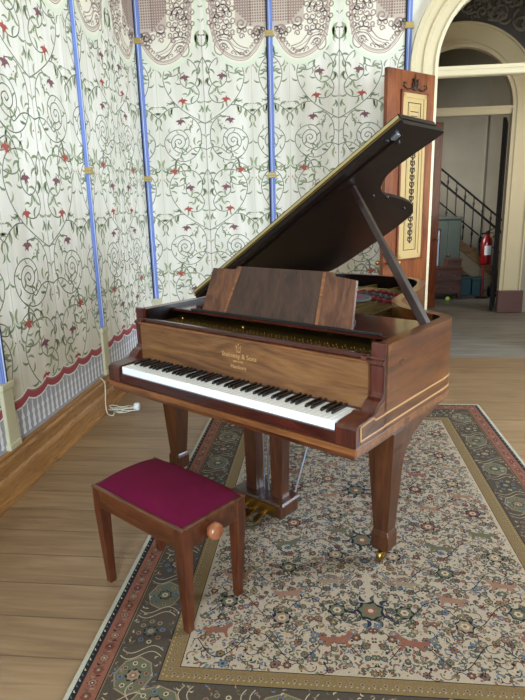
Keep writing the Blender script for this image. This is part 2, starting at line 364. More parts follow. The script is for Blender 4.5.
def swag(E, hw):
    """painted lace drape on half a bay; coordinates d from the bay centre, z"""
    def off(c, k):
        o = []
        for i, p in enumerate(c):
            a, b = Vector(c[max(i-1, 0)]), Vector(c[min(i+1, len(c)-1)]); t = (b-a).normalized(); q = Vector((t.y, -t.x))
            o.append((max(0, min(hw, p[0]-q.x*k)), p[1]-q.y*k))
        return o
    sw = [(d*hw/.606, z) for d, z in SW]
    def strip(c1, c2, mt, lay):
        for i in range(len(c1)-1): E.append(([c1[i], c1[i+1], c2[i+1], c2[i]], mt, lay))
    strip(sw, off(sw, -.032), 'halo', 4)
    ztop = 3.62
    for i in range(len(sw)-1):
        a, b = sw[i], sw[i+1]
        if b[0] > a[0]: E.append(([a, b, (b[0], ztop), (a[0], ztop)], 'lacecr', 5))
    strip(off(sw, .022), off(sw, .028), 'lacedk', 7); strip(off(sw, .034), off(sw, .050), 'lacebg', 7); strip(off(sw, .05), off(sw, .055), 'lacedk', 7)
    E.append(([(hw-.30, 3.02), (hw, 2.98), (hw, ztop), (hw-.30, ztop)], 'lacebg', 5.5))
    rnd = random.Random(5)
    def rib(c, w, mt, lay=8):
        for i in range(len(c)-1):
            a, b = Vector(c[i]), Vector(c[i+1]); t = b-a
            if t.length < 1e-6: continue
            t.normalize(); q = Vector((-t.y, t.x))*w/2
            if all(0 <= v[0] <= hw for v in (a, b)): E.append(([tuple(a-q), tuple(b-q), tuple(b+q), tuple(a+q)], mt, lay))
    def spiral(cx, cz, r, turns, mt, w, dr=1):
        rib([(cx+(r*(1-k/40*.85))*math.cos(dr*turns*2*PI*k/40), cz+(r*(1-k/40*.85))*math.sin(dr*turns*2*PI*k/40)) for k in range(41)], w, mt)
    S = hw/.606
    rib(crv([(.44*S, 2.80), (.40*S, 2.77), (.30*S, 2.82), (.23*S, 2.90), (.13*S, 2.90), (.12*S, 2.82), (.17*S, 2.79), (.20*S, 2.83)]), .009, 'lacedk')
    rib(crv([(.42*S, 2.83), (.33*S, 2.86), (.25*S, 2.94), (.16*S, 2.95), (.10*S, 2.90)]), .008, 'lacedk')
    rib(crv([(.40*S, 2.81), (.30*S, 2.85), (.22*S, 2.925), (.15*S, 2.925)]), .005, 'lacedk')
    spiral(.50*S, 2.96, .05, 1.6, 'lacedk', .014); spiral(.36*S, 3.03, .05, 1.4, 'lacedk', .014, -1); spiral(.19*S, 3.13, .07, 1.3, 'lacedk', .012); spiral(.19*S, 2.85, .04, 1.4, 'lacedk', .01)
    spiral(.20*S, 3.36, .07, 1.3, 'lacedk', .012)
    for k in range(26):
        t = k/25; p = off(sw, .075)[int(t*(len(sw)-1))]
        spiral(p[0], p[1], .019, .9, 'lacedk', .008)
    for gx in range(10):
        for gz in range(22):
            x = (.075+gx*.052+(gz % 2)*.026)*S; z = 2.79+gz*.045+rnd.uniform(-.008, .008)
            dd = x/S; zl = 9
            for i in range(len(SW)-1):
                if SW[i][0] <= dd <= SW[i+1][0]: zl = SW[i][1]; break
            if z < zl+.085 or (dd > .30 and z > 2.99) or (2.80 < z < 2.93 and .10 < dd < .44): continue
            a0 = rnd.uniform(0, 6); dr = rnd.choice((-1, 1)); r = rnd.uniform(.024, .030)
            rib([(x+r*(1-t/16*.7)*math.cos(a0+dr*t*.5), z+r*(1-t/16*.7)*math.sin(a0+dr*t*.5)) for t in range(15)], .010, 'lacedk')
    # lattice near the pole
    for i in range(14):
        for j in range(32):
            x = hw-.012-i*.022; z = 3.02+j*.022
            lim = .30 - max(0, 3.15-z)*.9
            if x < hw-lim or (x > hw-.16 and z < 3.03): continue
            sz = .0065
            E.append(([(x-sz, z-sz), (x+sz, z-sz), (x+sz, z+sz), (x-sz, z+sz)], 'lattice' if x > hw-.17 else 'lacedk', 8))
            if x < hw-.15: E.append(([(x-sz*2, z), (x, z-sz*2), (x+sz*2, z), (x, z+sz*2)], 'lattice', 6))
def paint_bays(m, place, bays, bw, eps):
    """place(s, z, e) -> 3D point, s from the corner"""
    hw = bw/2
    E = []
    # vine pattern, mirrored about d=0 and about d=HALF
    zc0 = 2.226
    for k in range(-3, 2):
        z0 = zc0+k*TILE
        for poly, mt, lay in HT:
            for mir in (0, 1):
                q = [((2*HALF-d) if mir else d, z0+z) for d, z in poly]
                sc = hw/.6064
                q = [(d*sc, z) for d, z in q]
                if max(p[0] for p in q) > hw-.001 or min(p[1] for p in q) < .47 or max(p[1] for p in q) > 3.3: continue
                if max(p[1] for p in q) > 2.70:  # hidden under the drape
                    d = sum(p[0] for p in q)/len(q)*.606/hw
                    zz = max(p[1] for p in q); lim = 9
                    for i in range(len(SW)-1):
                        if SW[i][0] <= d <= SW[i+1][0]: lim = SW[i][1]; break
                    if zz > lim+.01: continue
                E.append((q, mt, lay))
    swag(E, hw)
    # vertical folds of the hanging cloth
    for d in (0, HALF*hw/.6064):
        E.append(([(d-.002, .5), (d+.002, .5), (d+.002, 2.95 if d == 0 else 2.70), (d-.002, 2.95 if d == 0 else 2.70)], 'fold', 1))
    # heart buds under the centre top
    for z in (2.95,):
        E.append((leaf_shape((.015, z+.05), -1.2, .12), 'leaf', 6)); E.append((leaf_shape((.05, z+.02), -1.9, .12), 'leafd', 6)); E.append((leaf_shape((.018, z-.0), 0, .014, .9, 0), 'flowr', 7))
    # hem and fringe
    N = 36
    def wave(x): return .030*(1-abs(math.sin(PI*x/(bw/6))))**1.3
    xs = [hw*i/N for i in range(N+1)]
    for i in range(N):
        a, b = xs[i], xs[i+1]; wa, wb = wave(a), wave(b)
        E.append(([(a, .25), (b, .25), (b, .44+wb), (a, .44+wa)], 'fringebg', 2))
        for z0, z1, mt, lay in ((.428, .478, 'hemred', 4), (.478, .486, 'hemw', 4), (.420, .430, 'hemw', 5), (.470, .4745, 'lacedk', 5)):
            E.append(([(a, z0+wa), (b, z0+wb), (b, z1+wb), (a, z1+wa)], mt, lay))
    nt = 12
    for i in range(nt):
        x = hw*(i+.5)/nt; t = .017
        prof = [(-.3*t, .43), (-.35*t, .39), (-t, .365), (-.5*t, .35), (-t*.9, .32), (-t*.6, .295), (-t*1.05, .275), (0, .268)]
        L = prof + [(-p[0], p[1]) for p in reversed(prof[:-1])]
        E.append(([(x+a, z) for a, z in L], 'tassel', 5))
    for c in bays:
        for poly, mt, lay in E:
            for sg in (1, -1):
                pts = [place(c+sg*d, z, eps*lay) for d, z in poly]
                if sg < 0: pts.reverse()
                m.add(pts, [tuple(range(len(pts)))], mt)

EPS = .0005
m = MB()
m.box((-A-.15, YN-.15, 0), (-A, B+.2, H), 'paper')
paint_bays(m, lambda s, z, e: (-A+e, B-s, z), [WL*(k+.5) for k in range(4)], WL, EPS)
struct(m.build('wall_left', fixn=False))
m = arch_wall(B, B+.22, -A-.15, XR+.15, 'paper', 'plaster')
paint_bays(m, lambda s, z, e: (-A+s, B-e, z), [WB*.5, WB*1.5], WB, EPS)
struct(m.build('wall_back', fixn=False))
# right and rear walls with window openings
def window_wall(m, ax, pos, out, lo, hi, wins, mt='cream'):
    def bx(u0, u1, z0, z1):
        if ax == 'x': m.box((pos, u0, z0), (pos+out, u1, z1), mt)
        else: m.box((u0, pos, z0), (u1, pos+out, z1), mt)
    u = lo
    for a, b, z0, z1 in sorted(wins):
        bx(u, a, 0, H); bx(a, b, 0, z0); bx(a, b, z1, H); u = b
    bx(u, hi, 0, H)
WR = [(-.05, 1.25, .7, 3.0), (2.45, 3.75, .7, 3.0)]; WN = [(-1.0, .4, .7, 3.0)]
m = MB(); window_wall(m, 'x', XR, .15, YN-.15, B, WR); struct(m.build('wall_right'))
m = MB(); window_wall(m, 'y', YN-.15, .15, -A, XR, WN); struct(m.build('wall_near'))
def win(name, ax, pos, a, b, z0, z1):
    m = MB(); t = .05
    def bx(u0, u1, w0, w1, d=.05, mt='cream'):
        if ax == 'x': m.box((pos, u0, w0), (pos+d, u1, w1), mt)
        else: m.box((u0, pos-d, w0), (u1, pos, w1), mt)
    bx(a, a+t, z0, z1); bx(b-t, b, z0, z1); bx(a, b, z0, z0+t); bx(a, b, z1-t, z1); bx((a+b)/2-.02, (a+b)/2+.02, z0, z1); bx(a, b, (z0+z1)/2-.02, (z0+z1)/2+.02)
    f = struct(m.build(name))
    m = MB(); 
    if ax == 'x': m.box((pos+.02, a+t, z0+t), (pos+.026, b-t, z1-t), 'glass')
    else: m.box((a+t, pos-.026, z0+t), (b-t, pos-.02, z1-t), 'glass')
    m.build('pane', f)
win('window_1', 'x', XR+.05, *WR[0]); win('window_2', 'x', XR+.05, *WR[1]); win('window_3', 'y', YN-.05, *WN[0])

# corridor beyond the arch and stair hall
m = arch_wall(B2, B2+.06, -A-.15, XR+.15, 'plaster', 'plaster')
# dark plaster scrollwork over the arch
rnd = random.Random(11)
NA = 40; ro = RI+.29
arc = [(XC-ro*math.cos(PI*k/NA), ZJ+ro*math.sin(PI*k/NA)) for k in range(NA+1)]
for k in range(NA):
    (a, c), (b, d) = arc[k], arc[k+1]
    m.add([(a, B2-.003, c), (b, B2-.003, d), (b, B2-.003, H), (a, B2-.003, H)], [(0, 1, 2, 3)], 'plaster2')
for k in range(110):
    x, z = rnd.uniform(.8, 3.2), rnd.uniform(3.3, 3.85); r = rnd.uniform(.05, .14); a0 = rnd.uniform(0, 6); dr = rnd.choice((-1, 1))
    if math.hypot(x-XC, z-ZJ) < ro+r: continue
    pts = [(x+r*(1-t/28)*math.cos(a0+dr*t*.3), B2-.006, z+r*(1-t/28)*math.sin(a0+dr*t*.3)) for t in range(24)]
    m.tube(pts, .014, 'plaster3', 5)
struct(m.build('wall_corridor', fixn=False))
m = MB(); m.box((-.9, B+.22, 0), (-.8, B2, H), 'plaster'); struct(m.build('wall_corridor_left'))
m = MB(); m.box((XR, B, 0), (XR+.15, 11, H), 'plaster'); struct(m.build('wall_hall_right'))
m = MB(); m.box((.2, B2+.06, 0), (.3, 10.8, H), 'plaster'); struct(m.build('wall_hall_left'))
m = MB(); m.box((.2, 10.8, 0), (XR, 10.95, H), 'plaster'); m.box((2.85, 10.77, 0), (XR, 10.8, H), 'plaster'); struct(m.build('wall_hall_far'))

# moulded arch trims
def arch_trim(name, yf, ro, grooves):
    """profile across radius (r, depth towards the viewer) swept up one jamb, round the arch and down the other"""
    m = MB(); path = [('j', -1, 0), ('j', -1, ZJ)] + [('a', k, 0) for k in range(1, 32)] + [('j', 1, ZJ), ('j', 1, 0)]
    rings = []
    for t, k, z in path:
        R = []
        for r, d in grooves:
            if t == 'j': R.append((XC+k*r, yf-d, max(z, .30)))
            else:
                a = PI*k/32; R.append((XC-r*math.cos(a), yf-d, ZJ+r*math.sin(a)))
        rings.append(R)
    m.loft(rings, 'cream', caps=False, closed=False)
    o = struct(m.build(name))
    m = MB()
    for s in (-1, 1):
        a, b = sorted((XC+s*(RI-.02), XC+s*(ro+.03)))
        m.box((a, yf-.07, 0), (b, yf, .30), 'plum', .01)
    m.build('plinth', o)
    return o
G1 = [(RI, 0), (RI, .03), (RI+.03, .04), (RI+.035, .025), (RI+.10, .03), (RI+.105, .045), (RI+.13, .045), (RI+.135, .03), (RI+.19, .035), (RI+.195, .055), (RI+.235, .055), (RI+.24, 0)]
arch_trim('trim_1', B, RI+.24, G1)
G2 = [(RI, 0), (RI, .03), (RI+.03, .035), (RI+.033, .02), (RI+.05, .02), (RI+.053, .035), (RI+.075, .035), (RI+.078, .015), (RI+.25, .02), (RI+.253, .04), (RI+.275, .04), (RI+.28, 0)]
arch_trim('trim_2', B2, RI+.28, G2)
# transoms with fanlight glass
def transom(name, y, z0, z1):
    m = MB(); m.box((XC-RI, y, z0), (XC+RI, y+.09, z1), 'cream', .008); m.box((XC-RI, y-.015, z1-.035), (XC+RI, y+.0, z1-.005), 'cream'); 
    o = struct(m.build(name))
    m = MB(); arc = [(XC-(RI-.005)*math.cos(PI*k/24), ZJ+(RI-.005)*math.sin(PI*k/24)) for k in range(25)]
    m.prism([(XC+RI-.005, z1), (XC-RI+.005, z1)]+arc, y+.04, y+.046, 'glass', 'y'); m.build('fanlight_glass', o)
transom('trim_3', B+.02, 2.53, 2.61); transom('trim_4', B2-.01, 2.525, 2.625)

# skirting on the left wall
prof = [(0, .25), (.022, .25), (.026, .238), (.020, .226), (.030, .212), (.030, .196), (.020, .188), (.020, .135), (.034, .125), (.040, .112), (.040, .030), (.060, .026), (.064, .018), (.064, 0), (0, 0)]
m = MB(); m.prism([(-A+x, z) for x, z in prof], YN, B, 'skirt', 'y'); struct(m.build('baseboard_left'))
m = MB()
for a, b in ((-A, XC-RI-.27), (XC+RI+.27, XR)):
    m.prism([(B-x, z) for x, z in prof], a, b, 'skirt', 'x')
struct(m.build('baseboard_back'))
m = MB(); m.box((XR-.04, YN, 0), (XR, B-.07, .22), 'skirt'); struct(m.build('baseboard_right'))

# blue drapery poles
def pole(x, y, side, label):
    nx, ny = side; o = thing('drapery_pole', label, 'pole', (x, y, .25), 0, 'blue poles of the wall drapery')
    m = MB()
    for t, r, e, mt in ((-.020, .007, .007, 'poleb'), (-.008, .009, .010, 'poleb'), (.0, .004, .019, 'poleglint'), (.009, .009, .010, 'poleb'), (.022, .009, .008, 'poleshade')):  # pale tube is a painted highlight, dark tube a painted shadow
        if ny: t = -t
        m.lathe([(r, .36), (r, 3.6)], (nx*e+abs(ny)*t, ny*e+abs(nx)*t, 0), mt, 10)
    m.build('shaft', o)
    for z in (1.76, 2.94):
        m = MB(); hx_, hy_ = (.040, .026) if ny else (.026, .040)
        cx, cy = nx*.016, ny*.016
        m.box((cx-hx_, cy-hy_, z-.25-.03), (cx+hx_, cy+hy_, z-.25-.008), 'gilt', .004); m.box((cx-hx_*.85, cy-hy_*.85, z-.25-.01), (cx+hx_*.85, cy+hy_*.85, z-.25+.02), 'gilt', .004)
        m.build('bracket', o)
    m = MB(); w = .05; d = .022
    a = (0 if nx > 0 else -w, 0 if ny > 0 else (-w if nx else -d), 0); b = (d if nx else w, w if nx else 0, .36)
    if nx: a = (0, -w, 0)
    m.box(a, b, 'ped', .006)
    for z in (0.0, .33):
        if nx: m.box((0, -w-.008, z), (d+.008, w+.008, z+.035), 'ped', .004)
        else: m.box((-w-.008, -d-.008, z), (w+.008, 0, z+.035), 'ped', .004)
    m.build('pedestal', o)
pole(-A, B-WL*3, (1, 0), 'nearest blue striped pole of the left wall, just beyond the left edge')
pole(-A, B-WL*2, (1, 0), 'blue striped pole on cream pedestal at the left edge of the photo')
pole(-A, B-WL, (1, 0), 'blue striped pole on the left wall with the white cable at its foot')
pole(-A+.03, B, (0, -1), 'blue striped pole standing in the corner of the two papered walls')
pole(-A+WB, B, (0, -1), 'blue striped pole on the back wall rising behind the open piano lid')
pole(-A+2*WB-.02, B, (0, -1), 'blue striped pole between back wall paper and the cream arch')

# ------------------------------------------------------------------ door leaves
def leaf(name, label, hinge, ang, width, h, ornate=True, mt='door', sgn=1):
    o = thing(name, label, 'door', hinge, ang)
    m = MB(); m.box((0, -.02, .01), (width, .02, h), mt, .003); m.build('slab', o)
    for s in (-1, 1):
        f = -.02 if s < 0 else .02
        if ornate:
            m = MB(); x0, x1, z0, z1 = .12, .43, 1.0, 2.35
            def fr(a, b, c, d, t, dep, mt):
                for q in ((a, c, b, c+t), (a, d-t, b, d), (a, c, a+t, d), (b-t, c, b, d)):
                    m.box((q[0], f, q[1]), (q[2], f+s*dep, q[3]), mt)
            fr(x0-.02, x1+.02, z0-.02, z1+.02, .02, .016, 'doordark')
            m.box((x0, f, z0), (x1, f+s*.008, z1), 'panel'); fr(x0, x1, z0, z1, .035, .014, 'panel')
            fr(x0+.07, x1-.07, z0+.07, z1-.07, .006, .010, 'orn'); fr(x0+.09, x1-.09, z0+.09, z1-.10, .004, .0095, 'gilt')
            p = m.build('panel', o)
            m = MB(); cx = (x0+x1)/2; y = f+s*.0105
            def P(x, z): return (x, y, z)
            z = z0+.14; i = 0
            while z < z1-.40:
                for sg in (-1, 1):
                    pts = [P(cx+sg*.004, z), P(cx+sg*.030, z+.02), P(cx+sg*.026, z+.045), P(cx+sg*.010, z+.04), P(cx+sg*.018, z+.028)]
                    m.tube(pts, .0045, 'orn', 5)
                m.tube([P(cx, z-.01), P(cx, z+.045)], [.009, .004], 'orn', 5); z += .058
            for k in range(4): m.tube([P(cx-.05+.008*k, z1-.14-k*.035), P(cx+.05-.008*k, z1-.14-k*.035)], .003, 'orn', 5)
            m.lathe([(0, 0), (.012, .004), (.012, .012), (0, .018)], (cx, y, z1-.27), 'orn', 10, 'y')
            m.build('arabesque', p)
            # carved crest above panel
            m = MB()
            yz = f+s*.01
            for sg in (-1, 1):
                m.tube([(cx, yz, z1+.03), (cx+sg*.05, yz, z1+.04), (cx+sg*.10, yz, z1+.025), (cx+sg*.15, yz, z1+.05), (cx+sg*.145, yz, z1+.075), (cx+sg*.12, yz, z1+.07)], .006, 'orn', 6)
                m.tube([(cx+sg*.01, yz, z1+.03), (cx+sg*.035, yz, z1+.07), (cx+sg*.03, yz, z1+.11), (cx+sg*.012, yz, z1+.09)], .008, 'orn', 6)
            m.tube([(cx, yz, z1+.02), (cx, yz, z1+.15)], [.012, .003], 'orn', 6)
            m.build('crest', p)
            m = MB()
            def fr2(a, b, c, d):
                for q in ((a, c, b, c+.03), (a, d-.03, b, d), (a, c, a+.03, d), (b-.03, c, b, d)):
                    m.box((q[0], f, q[1]), (q[2], f+s*.012, q[3]), 'doordark')
            fr2(.10, .45, .15, .80); m.build('lower_moulding', o)
        for x in (width-.145, width-.03) if ornate else (width-.05,):
            m = MB(); m.lathe([(.006, 0), (.006, .03), (.018, .035), (.022, .05), (.014, .062), (0, .064)] if s > 0 else [(.006, 0), (.006, -.03), (.018, -.035), (.022, -.05), (.014, -.062), (0, -.064)], (x, f, .975), 'brass', 14, 'y')
            m.build('knob', o)
    for z in (.3, 1.3, 2.2):
        m = MB(); m.lathe([(.009, 0), (.009, .1)], (-.004, -.012, z), 'brass' if ornate else 'iron', 8); m.build('hinge', o)
    return o
leaf('door_leaf', 'orange-brown door leaf with cream ornamented panel, standing open behind the piano lid', (.955, 5.37, 0), math.atan2(4.95-5.37, .515-.955), .61, 2.52)
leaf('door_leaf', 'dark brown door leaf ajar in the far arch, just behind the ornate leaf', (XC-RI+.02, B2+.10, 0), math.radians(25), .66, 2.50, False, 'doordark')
leaf('door_leaf', 'shadowed dark door leaf swung back beside the right jamb of the far arch', (XC+RI-.05, B2+.10, 0), math.radians(71), .66, 2.50, False, 'doorshade')

# ------------------------------------------------------------------ stair hall
def stair():
    o = thing('staircase', 'dim wooden staircase with black iron balustrade rising to the left beyond the far arch', 'staircase', (0, 0, 0))
    Y = 9.8
    sl = (1.077-1.81)/(2.824-1.935)
    zr = lambda x, z0: z0+sl*(x-1.93)
    m = MB()
    x = 3.05; k = 0
    while x > .9:
        z = max(.02, zr(x, 1.22)); m.box((x-.24, Y+.03, 0.0), (x, Y+.9, z), 'stairwood'); m.box((x-.25, Y+.02, z), (x+.02, Y+.9, z+.03), 'stairwood'); x -= .24
    m.build('steps', o)
    m = MB()
    def strip(x0, x1, a0, a1, y, th, mt):
        m.loft([[(x0, y, zr(x0, a0)), (x0, y+th, zr(x0, a0)), (x0, y+th, zr(x0, a1)), (x0, y, zr(x0, a1))], [(x1, y, zr(x1, a0)), (x1, y+th, zr(x1, a0)), (x1, y+th, zr(x1, a1)), (x1, y, zr(x1, a1))]], mt)
    strip(.9, 3.0, 1.0, 1.17, Y-.03, .04, 'stairwood'); strip(.9, 3.0, .72, .99, Y-.02, .03, 'bark')
    m.build('stringer', o)
    m = MB(); m.tube([(.9, Y, zr(.9, 1.995)), (3.05, Y, zr(3.05, 1.995))], .016, 'iron', 8); m.build('handrail', o)
    m = MB(); m.bar((.9, Y, zr(.9, 1.80)), (3.05, Y, zr(3.05, 1.80)), .03, .045, 'iron', (0, 1, 0)); m.build('middle_rail', o)
    m = MB(); m.bar((.9, Y, zr(.9, 1.47)), (3.05, Y, zr(3.05, 1.47)), .02, .03, 'iron', (0, 1, 0)); m.build('lower_rail', o)
    x = 1.03-.0
    for k in range(16):
        xx = 1.00+.1425*k-.09
        if xx > 3.0: break
        m = MB(); z0, z1 = zr(xx, 1.18), zr(xx, 1.99)
        m.lathe([(.010, z0), (.010, z0+.18), (.022, z0+.22), (.010, z0+.26), (.010, z1-.15), (.020, z1-.11), (.010, z1-.07), (.010, z1)], (xx, Y, 0), 'iron', 6)
        m.build('baluster', o)
    return o
stair()
def extinguisher():
    o = thing('fire_extinguisher', 'red fire extinguisher with white label hanging on a red stand', 'fire extinguisher', (2.50, 9.0, 0))
    m = MB(); m.lathe([(.0, .52), (.07, .53), (.085, .56), (.085, .86), (.07, .92), (.035, .96), (.03, .99), (0, .99)], (0, -.03, 0), 'red', 20); b = m.build('cylinder', o)
    m = MB()
    for a0 in (0,):
        pts = [(.0862*math.sin(a), -.03-.0862*math.cos(a)) for a in [(-.6+.12*k) for k in range(11)]]
        m.loft([[(x, y, .68) for x, y in pts], [(x, y, .82) for x, y in pts]], 'white', caps=False, closed=False)
    m.build('label_sheet', b)
    m = MB(); m.box((-.02, -.06, .99), (.02, .0, 1.03), 'rubber'); m.bar((.0, -.03, 1.03), (.09, -.03, 1.07), .02, .012, 'rubber'); m.bar((0, -.03, 1.01), (.09, -.03, 1.0), .02, .012, 'rubber'); m.build('valve_handle', o)
    m = MB(); m.tube(smooth_poly([(-.02, -.03, 1.0), (-.10, -.03, .98), (-.13, -.04, .88), (-.12, -.05, .74), (-.10, -.05, .66)], 5, False), .013, 'rubber', 8); m.build('hose', o)
    m = MB(); m.tube([(.0, .075, .012), (.0, .075, .95)], .016, 'red', 8); m.bar((0, .075, .60), (0, -.0, .60), .03, .01, 'red'); m.bar((0, .075, .50), (0, -.03, .50), .03, .02, 'red'); m.build('stand_post', o)
    m = MB(); m.lathe([(.10, 0), (.10, .01), (.02, .02), (0, .02)], (0, .075, 0), 'iron', 20); m.build('stand_base', o)
extinguisher()
o = thing('chest_of_drawers', 'low reddish-brown chest of drawers beneath the grey-green cabinet in the stair hall', 'chest of drawers', (1.70, 8.95, 0))
m = MB(); m.box((0, 0, .08), (.46, .34, .47), 'chest', .006); m.box((-.01, -.01, .47), (.47, .35, .49), 'chest', .004); m.build('body', o)
for z in (.10, .29):
    m = MB(); m.box((.02, -.015, z), (.44, 0, z+.17), 'chest', .003); d = m.build('drawer', o)
    for x in (.12, .34):
        m = MB(); m.lathe([(.008, 0), (.014, -.012), (0, -.02)], (x, -.015, z+.085), 'brass', 10, 'y'); m.build('knob', d)
for x, y in ((.03, .03), (.43, .03), (.03, .31), (.43, .31)):
    m = MB(); m.lathe([(.015, 0), (.022, .04), (.02, .08)], (x, y, 0), 'chest', 8); m.build('foot', o)
o = thing('wooden_box', 'small reddish-brown wooden box on the right end of the chest top', 'box', (1.93, 8.99, .49))
m = MB(); m.box((0, 0, 0), (.22, .2, .10), 'chest', .004); m.build('body', o)
m = MB(); m.box((-.006, -.006, .101), (.226, .206, .13), 'chest', .004); m.build('lid', o)
o = thing('cabinet', 'tall grey-green painted cabinet standing behind the low chest of drawers', 'cabinet', (1.80, 9.36, 0))
m = MB(); m.box((0, 0, 0), (.40, .3, 1.20), 'greencab', .006); m.build('body', o)
m = MB(); m.box((-.02, -.02, 1.2), (.42, .31, 1.24), 'greencab', .006); m.build('top', o)
for a, b in ((.01, .197), (.203, .39)):
    m = MB(); m.box((a, -.02, .04), (b, -.001, 1.17), 'greencab', .004); d = m.build('door', o)
    m = MB(); m.lathe([(.006, 0), (.011, -.015), (0, -.02)], (.185 if a < .1 else .215, -.02, .65), 'brass', 8, 'y'); m.build('knob', d)
o = thing('picture_board', 'narrow pale blue board leaning upright on the chest against the cabinet', 'board', (1.68, 9.05, .49), 0)
m = MB(); m.box((.02, 0, .0), (.13, .012, .56), 'paleblue'); m.build('sheet', o)
m = MB()
for q in ((0, 0, .02, .58), (.13, 0, .15, .58), (0, .56, .15, .58), (0, 0, .15, .02)): m.box((q[0], -.004, q[1]), (q[2], .016, q[3]), 'chest')
m.build('frame', o)
m = MB(); m.lathe([(.034*math.sin(PI*k/12), .034-.034*math.cos(PI*k/12)) for k in range(13)], (0, 0, 0), 'ball', 20)
m.tube([(.0335*math.cos(t)*(.96), .0335*math.sin(t)*(.96), .034+.012*math.sin(2*t)) for t in [PI*2*k/24 for k in range(25)]], .0018, 'white', 5)
o = tag(m.build('tennis_ball'), 'bright yellow-green tennis ball lying on the floor in front of the chest', 'ball'); o.location = (1.93, 8.80, 0)
for i, (x, dz) in enumerate(((2.315, .30), (2.515, .27))):
    o = thing('storage_crate', ('dark teal crate under the stairs, just right of the chest of drawers', 'dark teal crate under the stairs, behind the post of the red stand')[i], 'crate', (x, 9.35, 0), 0, 'teal crates under the stairs')
    m = MB(); m.box((-.09, 0, 0), (.09, .25, dz-.03), 'teal', .006); m.build('body', o)
    m = MB(); m.box((-.096, -.006, dz-.03), (.096, .256, dz), 'teal', .004); m.build('lid', o)
o = thing('black_bag', 'small black bag with a white mark on the floor beside the right door leaf', 'bag', (2.70, 9.14, 0))
m = MB(); m.box((-.07, 0, 0), (.07, .12, .17), 'rubber', .02); m.build('body', o)
m = MB(); m.box((-.04, -.004, .05), (.045, 0, .07), 'white'); m.build('printed_mark', o)
m = MB(); m.box((0, -.004, .13), (.03, 0, .155), 'gilt'); m.build('buckle', o)
m = MB(); m.tube([(-.04, .06, .16), (-.035, .06, .21), (.035, .06, .21), (.04, .06, .16)], .006, 'rubber', 6); m.build('handle', o)
m = MB(); m.tube([(2.86, 10.74, 0), (2.86, 10.74, 2.9)], .012, 'plaster', 6); struct(m.build('trim_5'))

